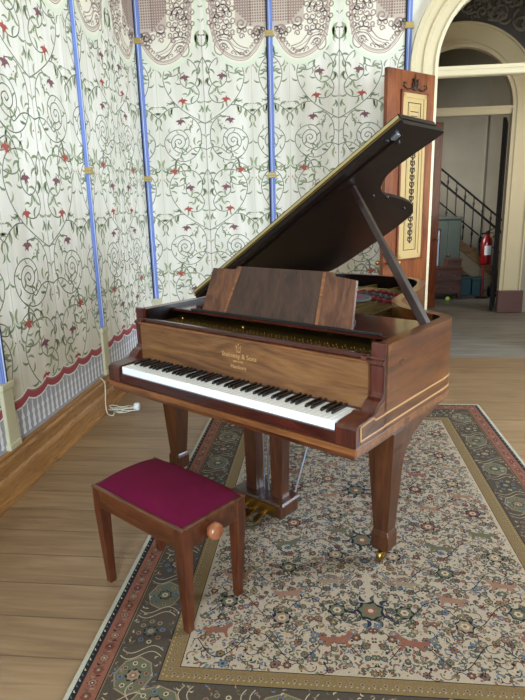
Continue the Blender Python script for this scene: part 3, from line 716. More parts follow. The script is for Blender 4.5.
# ------------------------------------------------------------------ rug
RX0, RX1, RY0, RY1, RT = -.798, 1.166, 1.175, 4.105, .008
def rug():
    m = MB(); rnd = random.Random(21)
    m.box((RX0, RY0, 0), (RX1, RY1, RT), 'r_white')
    EP = .0001
    def rect(o, mt, lay, o2=None):
        z = RT+EP*lay; m.add([(RX0+o, RY0+o, z), (RX1-o, RY0+o, z), (RX1-o, RY1-o, z), (RX0+o, RY1-o, z)], [(0, 1, 2, 3)], mt)
    rect(.016, 'r_dk', 1); rect(.036, 'r_rust', 2); rect(.100, 'r_dk', 3); rect(.104, 'r_gold', 4); rect(.108, 'r_main', 5); rect(.272, 'r_dk', 6); rect(.276, 'r_gold', 7); rect(.334, 'r_dk', 8); rect(.337, 'r_field', 9)
    def poly(pts, mt, lay):
        z = RT+EP*lay; m.add([(x, y, z) for x, y in pts], [tuple(range(len(pts)))], mt)
    def blob(cx, cy, r, n, k, a0, mt, lay, ecc=1, rot=0):
        pts = []
        for i in range(n*2):
            a = a0+PI*i/n; rr = r*(1 if i % 2 == 0 else k); x, y = rr*math.cos(a), rr*math.sin(a)*ecc
            pts.append((cx+x*math.cos(rot)-y*math.sin(rot), cy+x*math.sin(rot)+y*math.cos(rot)))
        poly(pts, mt, lay)
    def rosette(cx, cy, r, c1, c2, c3, lay, out='r_dk'):
        blob(cx, cy, r*1.12, 7, .8, rnd.uniform(0, 6), out, lay); blob(cx, cy, r*.92, 7, .78, rnd.uniform(0, 6), c1, lay+1); blob(cx, cy, r*.5, 6, .8, 0, c2, lay+2); blob(cx, cy, r*.22, 5, .9, 0, c3, lay+3)
    def lf(cx, cy, L, a, mt, lay, out=None):
        if out: lf(cx-.12*L*math.cos(a), cy-.12*L*math.sin(a), L*1.28, a, out, lay-1)
        poly(leaf_shape((cx, cy), a, L, .42, .2), mt, lay)
    def rib(c, w, mt, lay):
        for i in range(len(c)-1):
            a, b = Vector(c[i]), Vector(c[i+1]); t = (b-a)
            if t.length < 1e-6: continue
            t.normalize(); q = Vector((-t.y, t.x))*w/2; poly([tuple(a-q), tuple(b-q), tuple(b+q), tuple(a+q)], mt, lay)
    # borders: walk each side
    def side(o, step, fn):
        x0, x1, y0, y1 = RX0+o, RX1-o, RY0+o, RY1-o
        n = round((x1-x0)/step)
        for i in range(n): t = x0+(x1-x0)*(i+.5)/n; fn(t, y0, 0, i); fn(t, y1, PI, i)
        n = round((y1-y0)/step)
        for i in range(n): t = y0+(y1-y0)*(i+.5)/n; fn(x0, t, PI/2, i); fn(x1, t, -PI/2, i)
    side(.026, .022, lambda x, y, a, i: lf(x-.006*math.cos(a+.6), y-.006*math.sin(a+.6), .014, a+.7, 'r_olive' if i % 2 else 'r_cream', 10))
    def guard(x, y, a, i):
        rosette(x, y, .017, ('r_red', 'r_pink')[i % 2], 'r_navy' if i % 3 == 0 else 'r_olive', 'r_cream', 10, 'r_red')
        c, s = math.cos(a), math.sin(a)
        for sg in (-1, 1): lf(x+.024*c, y+.024*s, .018, a+sg*1.3, ('r_green', 'r_tan', 'r_dk')[(i+sg) % 3], 10)
    side(.068, .052, guard)
    def zig(x, y, a, i): rosette(x, y, .010, 'r_tan', 'r_rust', 'r_dk', 10, 'r_olive')
    side(.305, .036, zig)
    side(.290, .018, lambda x, y, a, i: lf(x, y, .009, a+.8, 'r_cream', 10)); side(.322, .018, lambda x, y, a, i: lf(x, y, .009, a-.8, 'r_rust', 10))
    def mainb(x, y, a, i):
        c, s = math.cos(a), math.sin(a); T = lambda u, v: (x+u*c-v*s, y+u*s+v*c)
        cm = (('r_tan', 'r_rust', 'r_cream'), ('r_green', 'r_tan', 'r_pink'), ('r_olive', 'r_cream', 'r_rust'))[i % 3]
        pts = [(-.085, 0), (-.06, .045), (0, .066), (.06, .045), (.085, 0), (.06, -.045), (0, -.066), (-.06, -.045)]
        bg = ('r_gold', 'r_dk')[i % 2]
        if i % 2 == 0: poly([T(u*.95, v*1.0) for u, v in pts], 'r_tan', 10); poly([T(u*.88, v*.93) for u, v in pts], 'r_olive', 11)
        rosette(*T(0, 0), .026, *cm, 13)
        for k in range(8):
            an = k*PI/4+.2; q = T(.05*math.cos(an), .042*math.sin(an)); rosette(q[0], q[1], .011, rnd.choice(('r_pink', 'r_tan', 'r_cream', 'r_blue')), 'r_dk', 'r_rust', 13, 'r_green')
        for k in range(46):
            u, v = rnd.uniform(-.10, .10), rnd.choice((-1, 1))*rnd.uniform(.0, .076)
            if k % 2: v = math.copysign(rnd.uniform(.045, .076), v); q = T(u, v); lf(q[0], q[1], .016, rnd.uniform(0, 6), rnd.choice(('r_cream', 'r_pink', 'r_blue', 'r_tan', 'r_olive')), 12)
        for sg in (-1, 1):
            rib([T(sg*.085+.02*math.sin(t*.5), -.07+.0117*t) for t in range(13)], .003, 'r_cream', 12)
    side(.190, .20, mainb)
    # field
    FX0, FX1, FY0, FY1 = RX0+.345, RX1-.345, RY0+.345, RY1-.345; cx = (FX0+FX1)/2; cyy = (FY0+FY1)/2
    half = []
    cols = ['r_rust', 'r_olive', 'r_blue', 'r_tan', 'r_pink', 'r_green', 'r_red', 'r_gold']
    # mirrored about the centre line; keep motifs at jittered grid
    def both(fn, x, y):
        fn(x, y, 1); fn(2*cx-x, y, -1)
    W2 = (FX1-FX0)/2
    sp = .030; ny = int((FY1-FY0)/sp)
    for j in range(ny):
        nx = int(W2/sp)
        for i in range(nx+1):
            x = cx-W2+.012+(i+.5*(j % 2))*sp*.98; y = FY0+(j+.5)*sp
            x += rnd.uniform(-.010, .010); y += rnd.uniform(-.010, .010)
            if x > cx or x < FX0+.012: continue
            t = rnd.random(); c1 = rnd.choice(cols); st = rnd.getstate()
            def one(x, y, sg):
                rnd.setstate(st)
                if t < .36:
                    r = rnd.uniform(.009, .017); rosette(x, y, r, c1, rnd.choice(cols), rnd.choice(('r_dk', 'r_cream')), 10, rnd.choice(('r_dk', 'r_green', 'r_navy')))
                elif t < .80:
                    a = rnd.uniform(0, 6.28)
                    for k in range(rnd.randint(2, 4)):
                        aa = a+k*1.1; aa = aa if sg > 0 else PI-aa
                        lf(x+.006*math.cos(aa), y+.006*math.sin(aa), rnd.uniform(.013, .021), aa, rnd.choice(('r_olive', 'r_green', 'r_blue', 'r_tan', 'r_rust')), 11, rnd.choice(('r_dk', 'r_navy', 'r_green')))
                else:
                    a0 = rnd.uniform(0, 6); r = rnd.uniform(.014, .024)
                    rib([(x+sg*r*math.cos(a0+q*.45), y+r*math.sin(a0+q*.45)) for q in range(8)], .003, 'r_dk', 11)
                    blob(x+sg*r*math.cos(a0), y+r*math.sin(a0), .008, 4, .7, 0, c1, 12)
            both(one, x, y)
    # small seeds
    for k in range(3800):
        x, y = rnd.uniform(FX0, cx), rnd.uniform(FY0, FY1); c1 = rnd.choice(('r_dk', 'r_green', 'r_rust', 'r_blue', 'r_tan')); s_ = rnd.uniform(.003, .006)
        both(lambda a, b, g: blob(a, b, s_, 3, .8, 0, c1, 9.6), x, y)
    # larger palmettes and running beasts
    beast = [(-1, .15), (-.8, .32), (-.55, .22), (-.2, .30), (.25, .32), (.55, .45), (.75, .75), (1.0, .7), (.95, .45), (.75, .25), (.7, -.1), (.85, -.5), (.7, -.55), (.5, -.15), (-.2, -.18), (-.45, -.55), (-.62, -.5), (-.55, -.1), (-.8, -.05)]
    yy = FY0+.14; r_ = 0
    while yy < FY1-.08:
        for xf, kind in ((.16, 0), (.47, 1), (.80, 0)):
            x = FX0+W2*xf+rnd.uniform(-.03, .03); y = yy+rnd.uniform(-.03, .03)+(.09 if kind else 0); c1 = rnd.choice(('r_rust', 'r_pink', 'r_olive', 'r_tan', 'r_red')); S_ = rnd.uniform(.050, .062)
            if (r_+kind) % 2 == 0:
                def bb(a, b, g):
                    poly([(a+g*S_*u, b+S_*v) for u, v in beast], c1, 15)
                both(bb, x, y)
            else:
                both(lambda a, b, g: (rosette(a, b, .034, c1, 'r_cream', 'r_rust', 14, 'r_dk'), [rosette(a+.048*math.cos(q), b+.048*math.sin(q), .011, 'r_olive', 'r_dk', 'r_cream', 14) for q in (0, 1.05, 2.1, 3.14, 4.2, 5.2)]), x, y)
        yy += .17; r_ += 1
    # long winding vines
    for k in range(12):
        y0 = FY0+.1+k*.20; ph = rnd.uniform(0, 6)
        pts = [(FX0+.02+t*.014, y0+.06*math.sin(t*.33+ph)) for t in range(int((W2-.04)/.014))]
        rib(pts, .0032, 'r_dk', 13); rib([(2*cx-x, y) for x, y in pts], .0032, 'r_dk', 13)
    # centre medallions
    for k in range(5):
        y = FY0+.30+k*.46
        rosette(cx, y, .050, 'r_olive', 'r_rust', 'r_cream', 16)
        for q in range(10):
            a = q*PI/5; lf(cx+.055*math.cos(a), y+.055*math.sin(a), .032, a+.3, ('r_green', 'r_navy')[q % 2], 17, 'r_dk')
    return tag(m.build('persian_rug', fixn=False), 'large patterned Persian rug with cream floral field and red and dark borders under the piano', 'rug')
rug()

# ------------------------------------------------------------------ grand piano
PX, PY, PA = -1.0549, 2.6108, -.5924
W = 1.4163; XK, YK, ZK = .0956, .012, .735
ZT = .984
piano = thing('grand_piano', 'brown walnut and mahogany grand piano with lid propped open, on the patterned rug', 'piano', (PX, PY, 0), PA)
out_ctrl = [(W, .20), (W, .40), (W, .62), (W, .76), (1.403, .835), (1.35, .885), (1.25, .928), (1.156, .968), (1.083, 1.035), (1.02, 1.12), (.985, 1.24), (.962, 1.38), (.932, 1.53), (.893, 1.68), (.83, 1.84),
            (.74, 1.96), (.62, 2.02), (.48, 2.04), (.30, 2.04), (.14, 2.02), (.04, 1.95), (0, 1.83), (0, 1.5), (0, 1.0), (0, .5), (0, .20)]
OUT = smooth_poly(out_ctrl, 4, False)
def inset(P_, t):
    o = []
    for i, p in enumerate(P_):
        a, b = Vector(P_[max(i-1, 0)]), Vector(P_[min(i+1, len(P_)-1)]); d = (b-a).normalized(); o.append((p[0]-d.y*t, p[1]+d.x*t))
    return o
INN = inset(OUT, .05)
# rim
m = MB()
zb0, zt0 = .655, ZT
n = len(OUT)
for i in range(n-1):
    a, b, c, d = OUT[i], OUT[i+1], INN[i+1], INN[i]
    mt = 'case_y'; mi_ = 'case_y' if .9 < b[1] < 1.6 and b[0] > .8 else 'lidwood'  # inner faces outside the bend near-black: lid shade put into the colour
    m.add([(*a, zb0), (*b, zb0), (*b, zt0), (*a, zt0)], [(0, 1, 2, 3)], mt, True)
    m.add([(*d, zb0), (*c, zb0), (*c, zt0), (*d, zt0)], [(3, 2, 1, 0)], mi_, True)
    m.add([(*a, zt0), (*b, zt0), (*c, zt0), (*d, zt0)], [(0, 1, 2, 3)], 'case_y')
    m.add([(*a, zb0), (*b, zb0), (*c, zb0), (*d, zb0)], [(3, 2, 1, 0)], 'case_y')
for i in (0, n-1): m.add([(*OUT[i], zb0), (*INN[i], zb0), (*INN[i], zt0), (*OUT[i], zt0)], [(0, 1, 2, 3)], 'maho')
rim = m.build('rim', piano, fixn=False)
def band(name, z0, z1, t, mt, parent, y0=None, cap=True):
    m = MB(); o1 = inset(OUT, -t)
    for i in range(n-1):
        a, b, c, d = OUT[i], OUT[i+1], o1[i+1], o1[i]
        q = [[(*a, z0), (*a, z1), (*d, z1-.0015), (*d, z0+.0015)], [(*b, z0), (*b, z1), (*c, z1-.0015), (*c, z0+.0015)]]
        m.loft(q, mt, caps=(i in (0, n-2)))
    return m.build(name, parent)
band('inlay_band', .719, .727, .003, 'inlay', rim); band('inlay_band', .672, .680, .003, 'inlay', rim)
# bottom moulding and bed follow the outline
m = MB()
bed = [(W, -.002), (W+.0, .2)] + OUT + [(0, -.002)]
def flat(P_, z0, z1, mt, t=0):
    m.prism(P_, z0, z1, mt)
bedp = [(W+.004, -.004)] + inset(OUT, -.004) + [(-.004, -.004)]
m.prism(bedp, .630, .655, 'lip'); bed = m.build('keybed', piano, .004)
m = MB(); bedq = [(W-.012, .012)] + inset(OUT, .012)[0:] + [(.012, .012)]
m.prism(bedq, .606, .630, 'case_x'); m.build('under_moulding', piano)
# arms with scrolled profile
ap = [(0.0, .655), (.0, .722), (.006, .733), (.018, .738), (.10, .743), (.128, .750), (.142, .768), (.158, .782), (.178, .790), (.190, .806), (.190, .905), (.182, .913), (.182, .925), (.196, .932), (.196, .990), (.215, .992), (.215, .655)]
ap_low = [(0.0, .655), (.0, .722), (.006, .733), (.018, .738), (.10, .743), (.122, .748), (.122, .655)]
ap_up = [(.1221, .655), (.1221, .748), (.128, .750), (.142, .768), (.158, .782), (.178, .790), (.190, .806), (.190, .905), (.182, .913), (.182, .925), (.196, .932), (.196, .990), (.215, .992), (.215, .655)]
AW = .056
for rt in (True, False):
    xa = (W-.083, W) if rt else (0, .083); xb = (W-AW, W) if rt else (0, AW); xc = (W-.088, W-AW) if rt else (AW, .088)
    m = MB(); m.prism(ap_low, *xa, 'maho_z', 'x'); m.prism(ap_up, *xb, 'maho_z', 'x'); m.prism([(.1221, .655), (.1221, .746), (.150, .741), (.171, .741), (.171, .655)], *xc, 'maho_z', 'x'); arm = m.build('arm', piano, .003)
    xo = W if rt else 0; dx = .0015 if rt else -.0015
    m = MB(); face = [(.030, .662), (.030, .726), (.10, .731), (.128, .740), (.150, .762), (.20, .78), (.20, .662)]
    m.prism(face, xo, xo+dx, 'case_y', 'x'); m.build('arm_veneer', arm)
    m = MB(); a, b = sorted((xo+dx, xo+dx*2.2)); zl = .676
    for p, q in (((.027, zl), (.027, .729)), ((.027, .729), (.10, .7335)), ((.10, .7335), (.118, .735)), ((.118, .735), (.130, .724)), ((.130, .724), (.205, .723)), ((.027, zl), (.205, zl))):
        m.bar(((a+b)/2, *p), ((a+b)/2, *q), .0055, .0035, 'inlay', (1, 0, 0))
    m.build('arm_inlay', arm)
# key slip
m = MB(); m.box((.083, .004, .655), (W-.083, .014, .70), 'maho', .002); m.build('key_slip', piano)
# key blocks
for a, b in ((.083, XK-.001), (W-XK+.001, W-.083)):
    m = MB(); m.box((a, .012, .655), (b, .17, .728), 'maho', .001); m.build('key_block', piano)
# keys
nW = 52; kw = 1.2252/nW
wm = MB(); wm.box((.0006, YK, .700), (kw-.0006, YK+.158, ZK), 'ivory', .0016); proto = wm.build('white_key', piano)
proto.location = (XK, 0, 0)
for i in range(1, nW):
    k = proto.copy(); COL.objects.link(k); k.location = (XK+i*kw, 0, 0); k.parent = piano
bm_ = MB(); bw = .0055
bm_.loft([[(-bw, YK+.056, ZK-.004), (bw, YK+.056, ZK-.004), (bw, YK+.16, ZK-.004), (-bw, YK+.16, ZK-.004)],
          [(-bw*.85, YK+.060, ZK+.008), (bw*.85, YK+.060, ZK+.008), (bw*.85, YK+.16, ZK+.010), (-bw*.85, YK+.16, ZK+.010)],
          [(-bw*.7, YK+.067, ZK+.012), (bw*.7, YK+.067, ZK+.012), (bw*.7, YK+.16, ZK+.013), (-bw*.7, YK+.16, ZK+.013)]], 'black')
pb = bm_.build('black_key', piano); first = True
for i in range(nW-1):
    note = 'ABCDEFG'[i % 7]
    if note in 'ACDFG':
        off = {'A': 0, 'C': -.0018, 'D': .0018, 'F': -.0022, 'G': 0}[note]
        if first: k = pb; first = False
        else: k = pb.copy(); COL.objects.link(k); k.parent = piano
        k.location = (XK+(i+1)*kw+off, 0, 0)
# fallboard
m = MB(); m.box((AW, .172, .70), (W-AW, .190, .918), 'fall', .002); fb = m.build('fallboard', piano)
m = MB(); m.box((.083, .164, .700), (W-.083, .173, .741), 'maho', .002); m.build('felt_strip', fb)
m = MB(); m.box((AW, .160, .918), (W-AW, .196, .928), 'lip', .003); m.build('ledge', fb)
m = MB(); m.box((AW, .178, .9285), (W-AW, .200, .947), 'maho', .004); m.build('fallboard_top', fb)
m = MB(); m.box((.0565, .158, .9285), (.080, .1775, .945), 'maho_z', .002); m.build('end_block', fb)
m = MB(); m.box((W-.080, .158, .9285), (W-.0565, .1775, .945), 'maho_z', .002); m.build('end_block', fb)
def text(s, size, x, z, mt, parent, name='lettering'):
    c = bpy.data.curves.new('t', 'FONT'); c.body = s; c.size = size; c.align_x = 'CENTER'; c.extrude = .0003; c.space_character = 1.02; c.offset = .0004
    o = bpy.data.objects.new('t', c); COL.objects.link(o)
    dg = bpy.context.evaluated_depsgraph_get(); me = bpy.data.meshes.new_from_object(o.evaluated_get(dg)); bpy.data.objects.remove(o)
    me.materials.clear(); me.materials.append(M[mt]); me.name = name
    t = bpy.data.objects.new(name, me); COL.objects.link(t); t.parent = parent; t.location = (x, .1712, z); t.rotation_euler = (PI/2, 0, 0)
    return t
M['goldleaf'] = mat('gold_leaf', '#b48d5c', .4, .2)
text('Steinway & Sons', .030, .727, .838, 'goldleaf', fb); text('NEW YORK', .011, .722, .818, 'goldleaf', fb); text('Hamburg', .024, .722, .790, 'goldleaf', fb)
m = MB()
for s in (-1, 1): m.tube(smooth_poly([(.727+s*.004, .1705, .868), (.727+s*.013, .1705, .874), (.727+s*.010, .1705, .888), (.727+s*.016, .1705, .896)], 4, False), .0016, 'goldleaf', 5)
for q in (-1, 0, 1): m.tube([(.727+q*.004, .1705, .868), (.727+q*.004, .1705, .894)], .0006, 'goldleaf', 4)
m.tube([(.715, .1705, .866), (.739, .1705, .866)], .0016, 'goldleaf', 5); m.lathe([(.0, 0), (.004, .0), (.004, .001), (0, .001)], (.727, .170, .900), 'goldleaf', 10, 'y'); m.build('lyre_emblem', fb)
# inside: soundboard, plate, strings, dampers
IN2 = inset(OUT, .052)
def clipbox(P_, y0): return [(max(.055, min(W-.055, x)), max(y0, y)) for x, y in P_]
m = MB(); m.prism(clipbox(IN2, .21), .80, .812, 'soundboard'); m.build('soundboard', piano)
PL = inset(OUT, .10)
m = MB()
# plate: border ring + pin block area + struts
PL = [(x, y) for x, y in inset(OUT, .056)]; PL2 = inset(OUT, .14)
for i in range(n-1):
    if min(PL[i][1], PL[i+1][1]) < .2: continue
    a, b, c, d = PL[i], PL[i+1], PL2[i+1], PL2[i]
    m.loft([[(*a, .875), (*b, .875), (*c, .895), (*d, .895)], [(*a, .888), (*b, .888), (*c, .908), (*d, .908)]], 'bronze')
m.box((.06, .215, .895), (W-.06, .52, .912), 'bronze', .003)
for (x0, y0, x1, y1) in ((.30, .50, .42, 1.95), (.52, .50, .62, 1.93), (.76, .50, .78, 1.80), (.98, .50, .93, 1.20), (1.20, .50, 1.17, .93), (.09, .5, .20, 1.95)):
    m.bar((x0, y0, .915), (x1, y1, .915), .022, .03, 'bronze')
plate = m.build('iron_plate', piano)
m = MB()
for i, (x, y, r) in enumerate([(.87, .97, .045), (.90, 1.07, .045), (.86, 1.16, .04), (.84, 1.27, .04), (.80, 1.50, .035)]):
    q = [(r*.72, 0), (r*.72, .012), (r*.85, .016), (r, .010), (r, 0)]
    m.lathe(q, (x, y, .888), 'brass', 20)
m.build('plate_ring', plate)
# web of plate around rings
m = MB(); m.prism([(.74, .86), (1.12, .82), (1.13, .93), (1.03, 1.03), (.95, 1.16), (.90, 1.45), (.84, 1.62), (.76, 1.60)], .878, .889, 'bronze'); m.build('plate_web', plate)
m = MB(); rnd = random.Random(2)
for k in range(88):
    x = .085+k*(W-.17)/87
    for r_ in range(2): m.lathe([(.0028, .910), (.0028, .917), (.0, .918)], (x+.004*r_, .27+.018*r_+.036*(k % 3), 0), 'bronze', 5)
p = m.build('tuning_pins', plate); p['kind'] = 'stuff'
m = MB()
for k in range(120):
    x = .085+k*(W-.17)/119
    # end of string near the rim
    lim = 1.9
    if x > .80: lim = .95+max(0, (1.33-x))*.0 if x > 1.12 else (1.0 if x > 1.05 else 1.15 if x > .97 else 1.55)
    x2 = x+(.10 if x < .55 else -.02) if lim > 1.5 else x-.01
    m.tube([(x, .40, .925), (x2, min(lim, 1.92)-.08, .925)], .0011 if x > .4 else .0018, 'strings', 4, caps=False)
s_ = m.build('strings', piano); s_['kind'] = 'stuff'
for x0 in [.10+.044*k for k in range(27)]:
    m = MB() if x0 == .10 else m
    m.box((x0-.007, .79, .928), (x0+.007, .87, .945), 'felt_black', .002)
m.build('dampers', piano)['kind'] = 'stuff'
m = MB(); m.box((.055, .575, .82), (W-.055, .60, .90), 'maho'); m.build('belly_rail', piano)
m = MB()
for k in range(3):
    pts = [(.50+.42*t/16, 1.36+.10*k+.05*math.sin(t*.35)+.03*(t % 2), .93+.007*(t % 2)) for t in range(17)]
    m.tube(pts, .010, ('felt_red', 'felt_grey', 'felt_red')[k], 6)
m.build('string_felt', piano)
m = MB(); m.lathe([(.0, 0), (.075, .0), (.085, .01), (.075, .02), (0, .022)], (.60, 1.28, .932), 'felt_red', 24)
m.lathe([(.095, 0), (.105, .0), (.105, .016), (.095, .016)], (.60, 1.28, .932), 'felt_grey', 24); m.lathe([(.125, 0), (.138, .0), (.138, .014), (.125, .014)], (.60, 1.28, .932), 'felt_grey', 24); m.build('felt_coil', piano)
# music shelf and desk
m = MB(); m.box((.052, .395, .950), (W-.052, .76, .966), 'maho', .003); shelf = m.build('music_shelf', piano)
m = MB(); m.box((.20, .388, .9665), (1.29, .408, .974), 'felt_black', .002); m.build('shelf_ledge', shelf)
m = MB(); rk = .25
def tilt(x, h, t=0): return (x, .412+h*math.sin(rk)+t*math.cos(rk), .967+h*math.cos(rk)-t*math.sin(rk))
def slab(poly, t0, t1, mt):
    m.loft([[tilt(x, h, t0) for x, h in poly], [tilt(x, h, t1) for x, h in poly]], mt)
HTp = .222
slab([(.262, 0), (1.145, 0), (1.135, HTp-.012), (1.025, HTp), (1.01, HTp+.016), (.47, HTp+.016), (.455, HTp), (.305, HTp)], 0, .016, 'desk'); desk = m.build('music_desk', piano, .002)
m = MB(); slab([(.43, .002), (.96, .002), (.965, HTp+.015), (.50, HTp+.015)], -.0015, -.0001, 'deskdark'); m.build('centre_veneer', desk)
m = MB(); slab([(.412, .002), (.428, .002), (.498, HTp+.013), (.482, HTp+.013)], -.002, -.0001, 'lip'); m.build('stringing', desk)
m = MB(); slab([(.962, .002), (.978, .002), (.983, HTp+.013), (.967, HTp+.013)], -.002, -.0001, 'lip'); m.build('stringing', desk)
m = MB(); m.bar(tilt(.35, .12, .02), (.35, .575, .967), .02, .01, 'maho'); m.build('desk_strut', desk)
m = MB(); m.bar(tilt(1.06, .12, .02), (1.06, .575, .967), .02, .01, 'maho'); m.build('desk_strut', desk)
for x in (.21, .62):
    m = MB(); m.lathe([(.004, 0), (.004, .02), (.008, .026), (0, .03)], (x, .325, .912), 'brass', 10); m.build('desk_stud', piano)
# lid
V0, TH, Z0, X0 = .598, .571, .992, .034
lid_ctrl = [(1.455, V0), (1.455, .70), (1.455, .955), (1.445, 1.005), (1.36, .995), (1.255, .975), (1.156, .978), (1.09, 1.02), (1.025, 1.10), (.975, 1.23), (.948, 1.40), (.915, 1.58), (.86, 1.77), (.76, 1.93), (.64, 1.985), (.48, 2.0), (.30, 2.0), (.12, 1.99), (.02, 1.93), (-.01, 1.8), (-.01, V0)]
LO = smooth_poly(lid_ctrl[:3], 1, False)[:-1] + smooth_poly(lid_ctrl[2:20], 4, False) + [lid_ctrl[-1]]
lidE = bpy.data.objects.new('lid', None)
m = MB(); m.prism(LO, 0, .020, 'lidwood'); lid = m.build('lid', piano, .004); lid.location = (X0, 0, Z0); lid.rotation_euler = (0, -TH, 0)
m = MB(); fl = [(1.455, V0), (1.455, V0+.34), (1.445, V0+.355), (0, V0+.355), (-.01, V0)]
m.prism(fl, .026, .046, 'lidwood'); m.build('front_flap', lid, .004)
m = MB(); m.box((.0, V0-.004, .0195), (1.45, V0+.02, .0265), 'bronze'); m.box((-.008, V0-.003, .030), (1.45, V0-.0005, .042), 'edge'); m.build('piano_hinge', lid)
m = MB(); m.box((.03, V0+.075, -.008), (1.40, V0+.085, 0), 'lidwood'); m.build('underside_bead', lid)
for (u, v) in ((1.375, V0+.02), (1.375, V0+.12), (.99, 1.05+.05), (.98, 1.35-.08), (.86, 1.68)):
    m = MB(); m.lathe([(0, -.009), (.008, -.008), (.010, 0)], (u-.02, v, 0), 'rubber', 10); m.build('rubber_stud', lid)
m = MB(); m.box((1.37, V0+.03, -.010), (1.40, V0+.06, 0), 'steel'); m.build('catch', lid)
for v in (.75, 1.7):
    m = MB(); m.box((-.014, v, .0), (.03, v+.09, -.004), 'brass'); m.build('lid_hinge', lid)
# prop
def lidpt(u, v, t=0): return Vector((X0+u*math.cos(TH)-t*math.sin(TH), v, Z0+u*math.sin(TH)+t*math.cos(TH)))
m = MB(); a = Vector((1.372, .66, .955)); b = lidpt(1.045, .79, -.006); c = a.lerp(b, .52)
m.bar(a, c, .034, .040, 'prop', (0, 1, 0)); m.bar(c-(c-a)*.04, b, .026, .026, 'prop', (0, 1, 0)); m.build('prop_stick', piano, .003)
m = MB(); m.box((1.345, .64, .945), (1.367, .69, .968), 'brass'); m.build('prop_bracket', piano)
# keyhole scar on the side and inner cloth
m = MB(); m.prism([(.300, .902), (.325, .906), (.35, .903), (.345, .897), (.32, .899), (.318, .885), (.308, .885), (.31, .897)], W-.001, W+.0008, 'maho', 'x'); m.build('veneer_scar', rim)
# legs
def leg(cx, cy, side=0):
    m = MB()
    def sq(h, z, ox=0): return [(cx-h, cy-h, z), (cx+h, cy-h, z), (cx+h, cy+h, z), (cx-h, cy+h, z)]
    m.loft([sq(.036, .066), sq(.040, .076), sq(.040, .135), sq(.036, .150), sq(.034, .155), sq(.055, .52), sq(.058, .545), sq(.062, .606)], 'leg')
    L = m.build('leg', piano, .003)
    if side:
        # bracket sweeping back along the side of the case
        m = MB(); x0, x1 = (cx+.005, cx+.052) if side > 0 else (cx-.052, cx-.005)
        pr = [(cy+.03, .606), (cy+.03, .44), (cy+.052, .46), (cy+.075, .50), (cy+.13, .545), (cy+.22, .577), (cy+.36, .596), (cy+.40, .606)]
        m.prism(pr, x0, x1, 'leg', 'x'); m.build('bracket', L)
    m = MB(); m.lathe([(.022, .052), (.026, .058), (.020, .066), (.0, .0665)], (cx, cy, 0), 'brass', 14); m.bar((cx-.015, cy-.002, .060), (cx-.015, cy-.024, .030), .004, .016, 'brass'); m.bar((cx+.015, cy-.002, .060), (cx+.015, cy-.024, .030), .004, .016, 'brass'); k = m.build('caster_fork', L)
    m = MB(); m.lathe([(.0, -.012), (.020, -.012), (.0245, -.007), (.0245, .007), (.020, .012), (0, .012)], (cx, cy-.024, .0350), 'brass', 18, 'x'); m.build('caster_wheel', k)
leg(1.350, .358, 1); leg(.072, .358, -1); leg(.42, 1.74)
# pedal lyre
m = MB(); m.box((.565, .285, .040), (.855, .42, .100), 'lyre', .004); m.box((.55, .272, .100), (.868, .432, .122), 'lyre', .008); base = m.build('lyre_base', piano)
m = MB(); m.box((.59, .2835, .045), (.82, .2849, .097), 'brass'); m.build('brass_plate', base)
for x in (.645, .705, .765):
    m = MB(); pr = smooth_poly([(.285, .060), (.24, .058), (.21, .050), (.19, .040)], 4, False)
    rings = []
    for i, (y, z) in enumerate(pr):
        t = i/(len(pr)-1); w = .008+.006*math.sin(t*PI*.9)+.003*t; rings.append([(x-w, y, z-.004), (x+w, y, z-.004), (x+w, y, z+.004), (x-w, y, z+.004)])
    m.loft(rings, 'brass'); m.build('pedal', base, .002)
for x, s in ((.637, -1), (.797, 1)):
    m = MB()
    def q(h, hy, z, ox=0): return [(x+ox-h, .355-hy, z), (x+ox+h, .355-hy, z), (x+ox+h, .355+hy, z), (x+ox-h, .355+hy, z)]
    m.loft([q(.034, .03, .122), q(.032, .028, .16), q(.042, .032, .56, s*.003), q(.044, .035, .607, s*.003)], 'lyre'); m.build('lyre_post', piano, .003)
for x in (.69, .717, .744):
    m = MB(); m.tube([(x, .365, .122), (x, .365, .607)], .0035, 'steel', 6); m.build('pedal_rod', piano)
for s, x in ((1, .86), (-1, .56)):
    m = MB(); m.tube([(x-s*.03, .425, .105), (x+s*.03, .58, .607)], .0045, 'steel', 8); m.build('lyre_brace', piano)

# ------------------------------------------------------------------ bench
BX, BY = -.5775, 1.823
c_, s_2 = math.cos(PA), math.sin(PA)
def bl(x, y): return (PX+c_*x-s_2*y, PY+s_2*x+c_*y)
bcx, bcy = bl(.800, -.348)
bcx, bcy = -.590, 1.914
bench = thing('piano_bench', 'adjustable piano bench with crimson velvet seat and reddish-brown wooden legs in front of the keyboard', 'bench', (bcx, bcy, 0), PA-.016)
hl, hw_ = .262, .155; hz = .424
m = MB()
t = .022
m.box((-hl, -hw_, hz-.078), (hl, -hw_+t, hz), 'bench', .003); m.box((-hl, hw_-t, hz-.078), (hl, hw_, hz), 'bench', .003)
m.box((-hl, -hw_+t, hz-.078), (-hl+t, hw_-t, hz), 'bench', .003); m.box((hl-t, -hw_+t, hz-.078), (hl, hw_-t, hz), 'bench', .003)
m.build('apron', bench)
m = MB()
for q in ((-hl-.006, -hw_-.006, hl+.006, -hw_+.012), (-hl-.006, hw_-.012, hl+.006, hw_+.006), (-hl-.006, -hw_+.012, -hl+.012, hw_-.012), (hl-.012, -hw_+.012, hl+.006, hw_-.012)):
    m.box((q[0], q[1], hz), (q[2], q[3], hz+.012), 'bench', .004)
m.build('top_moulding', bench)
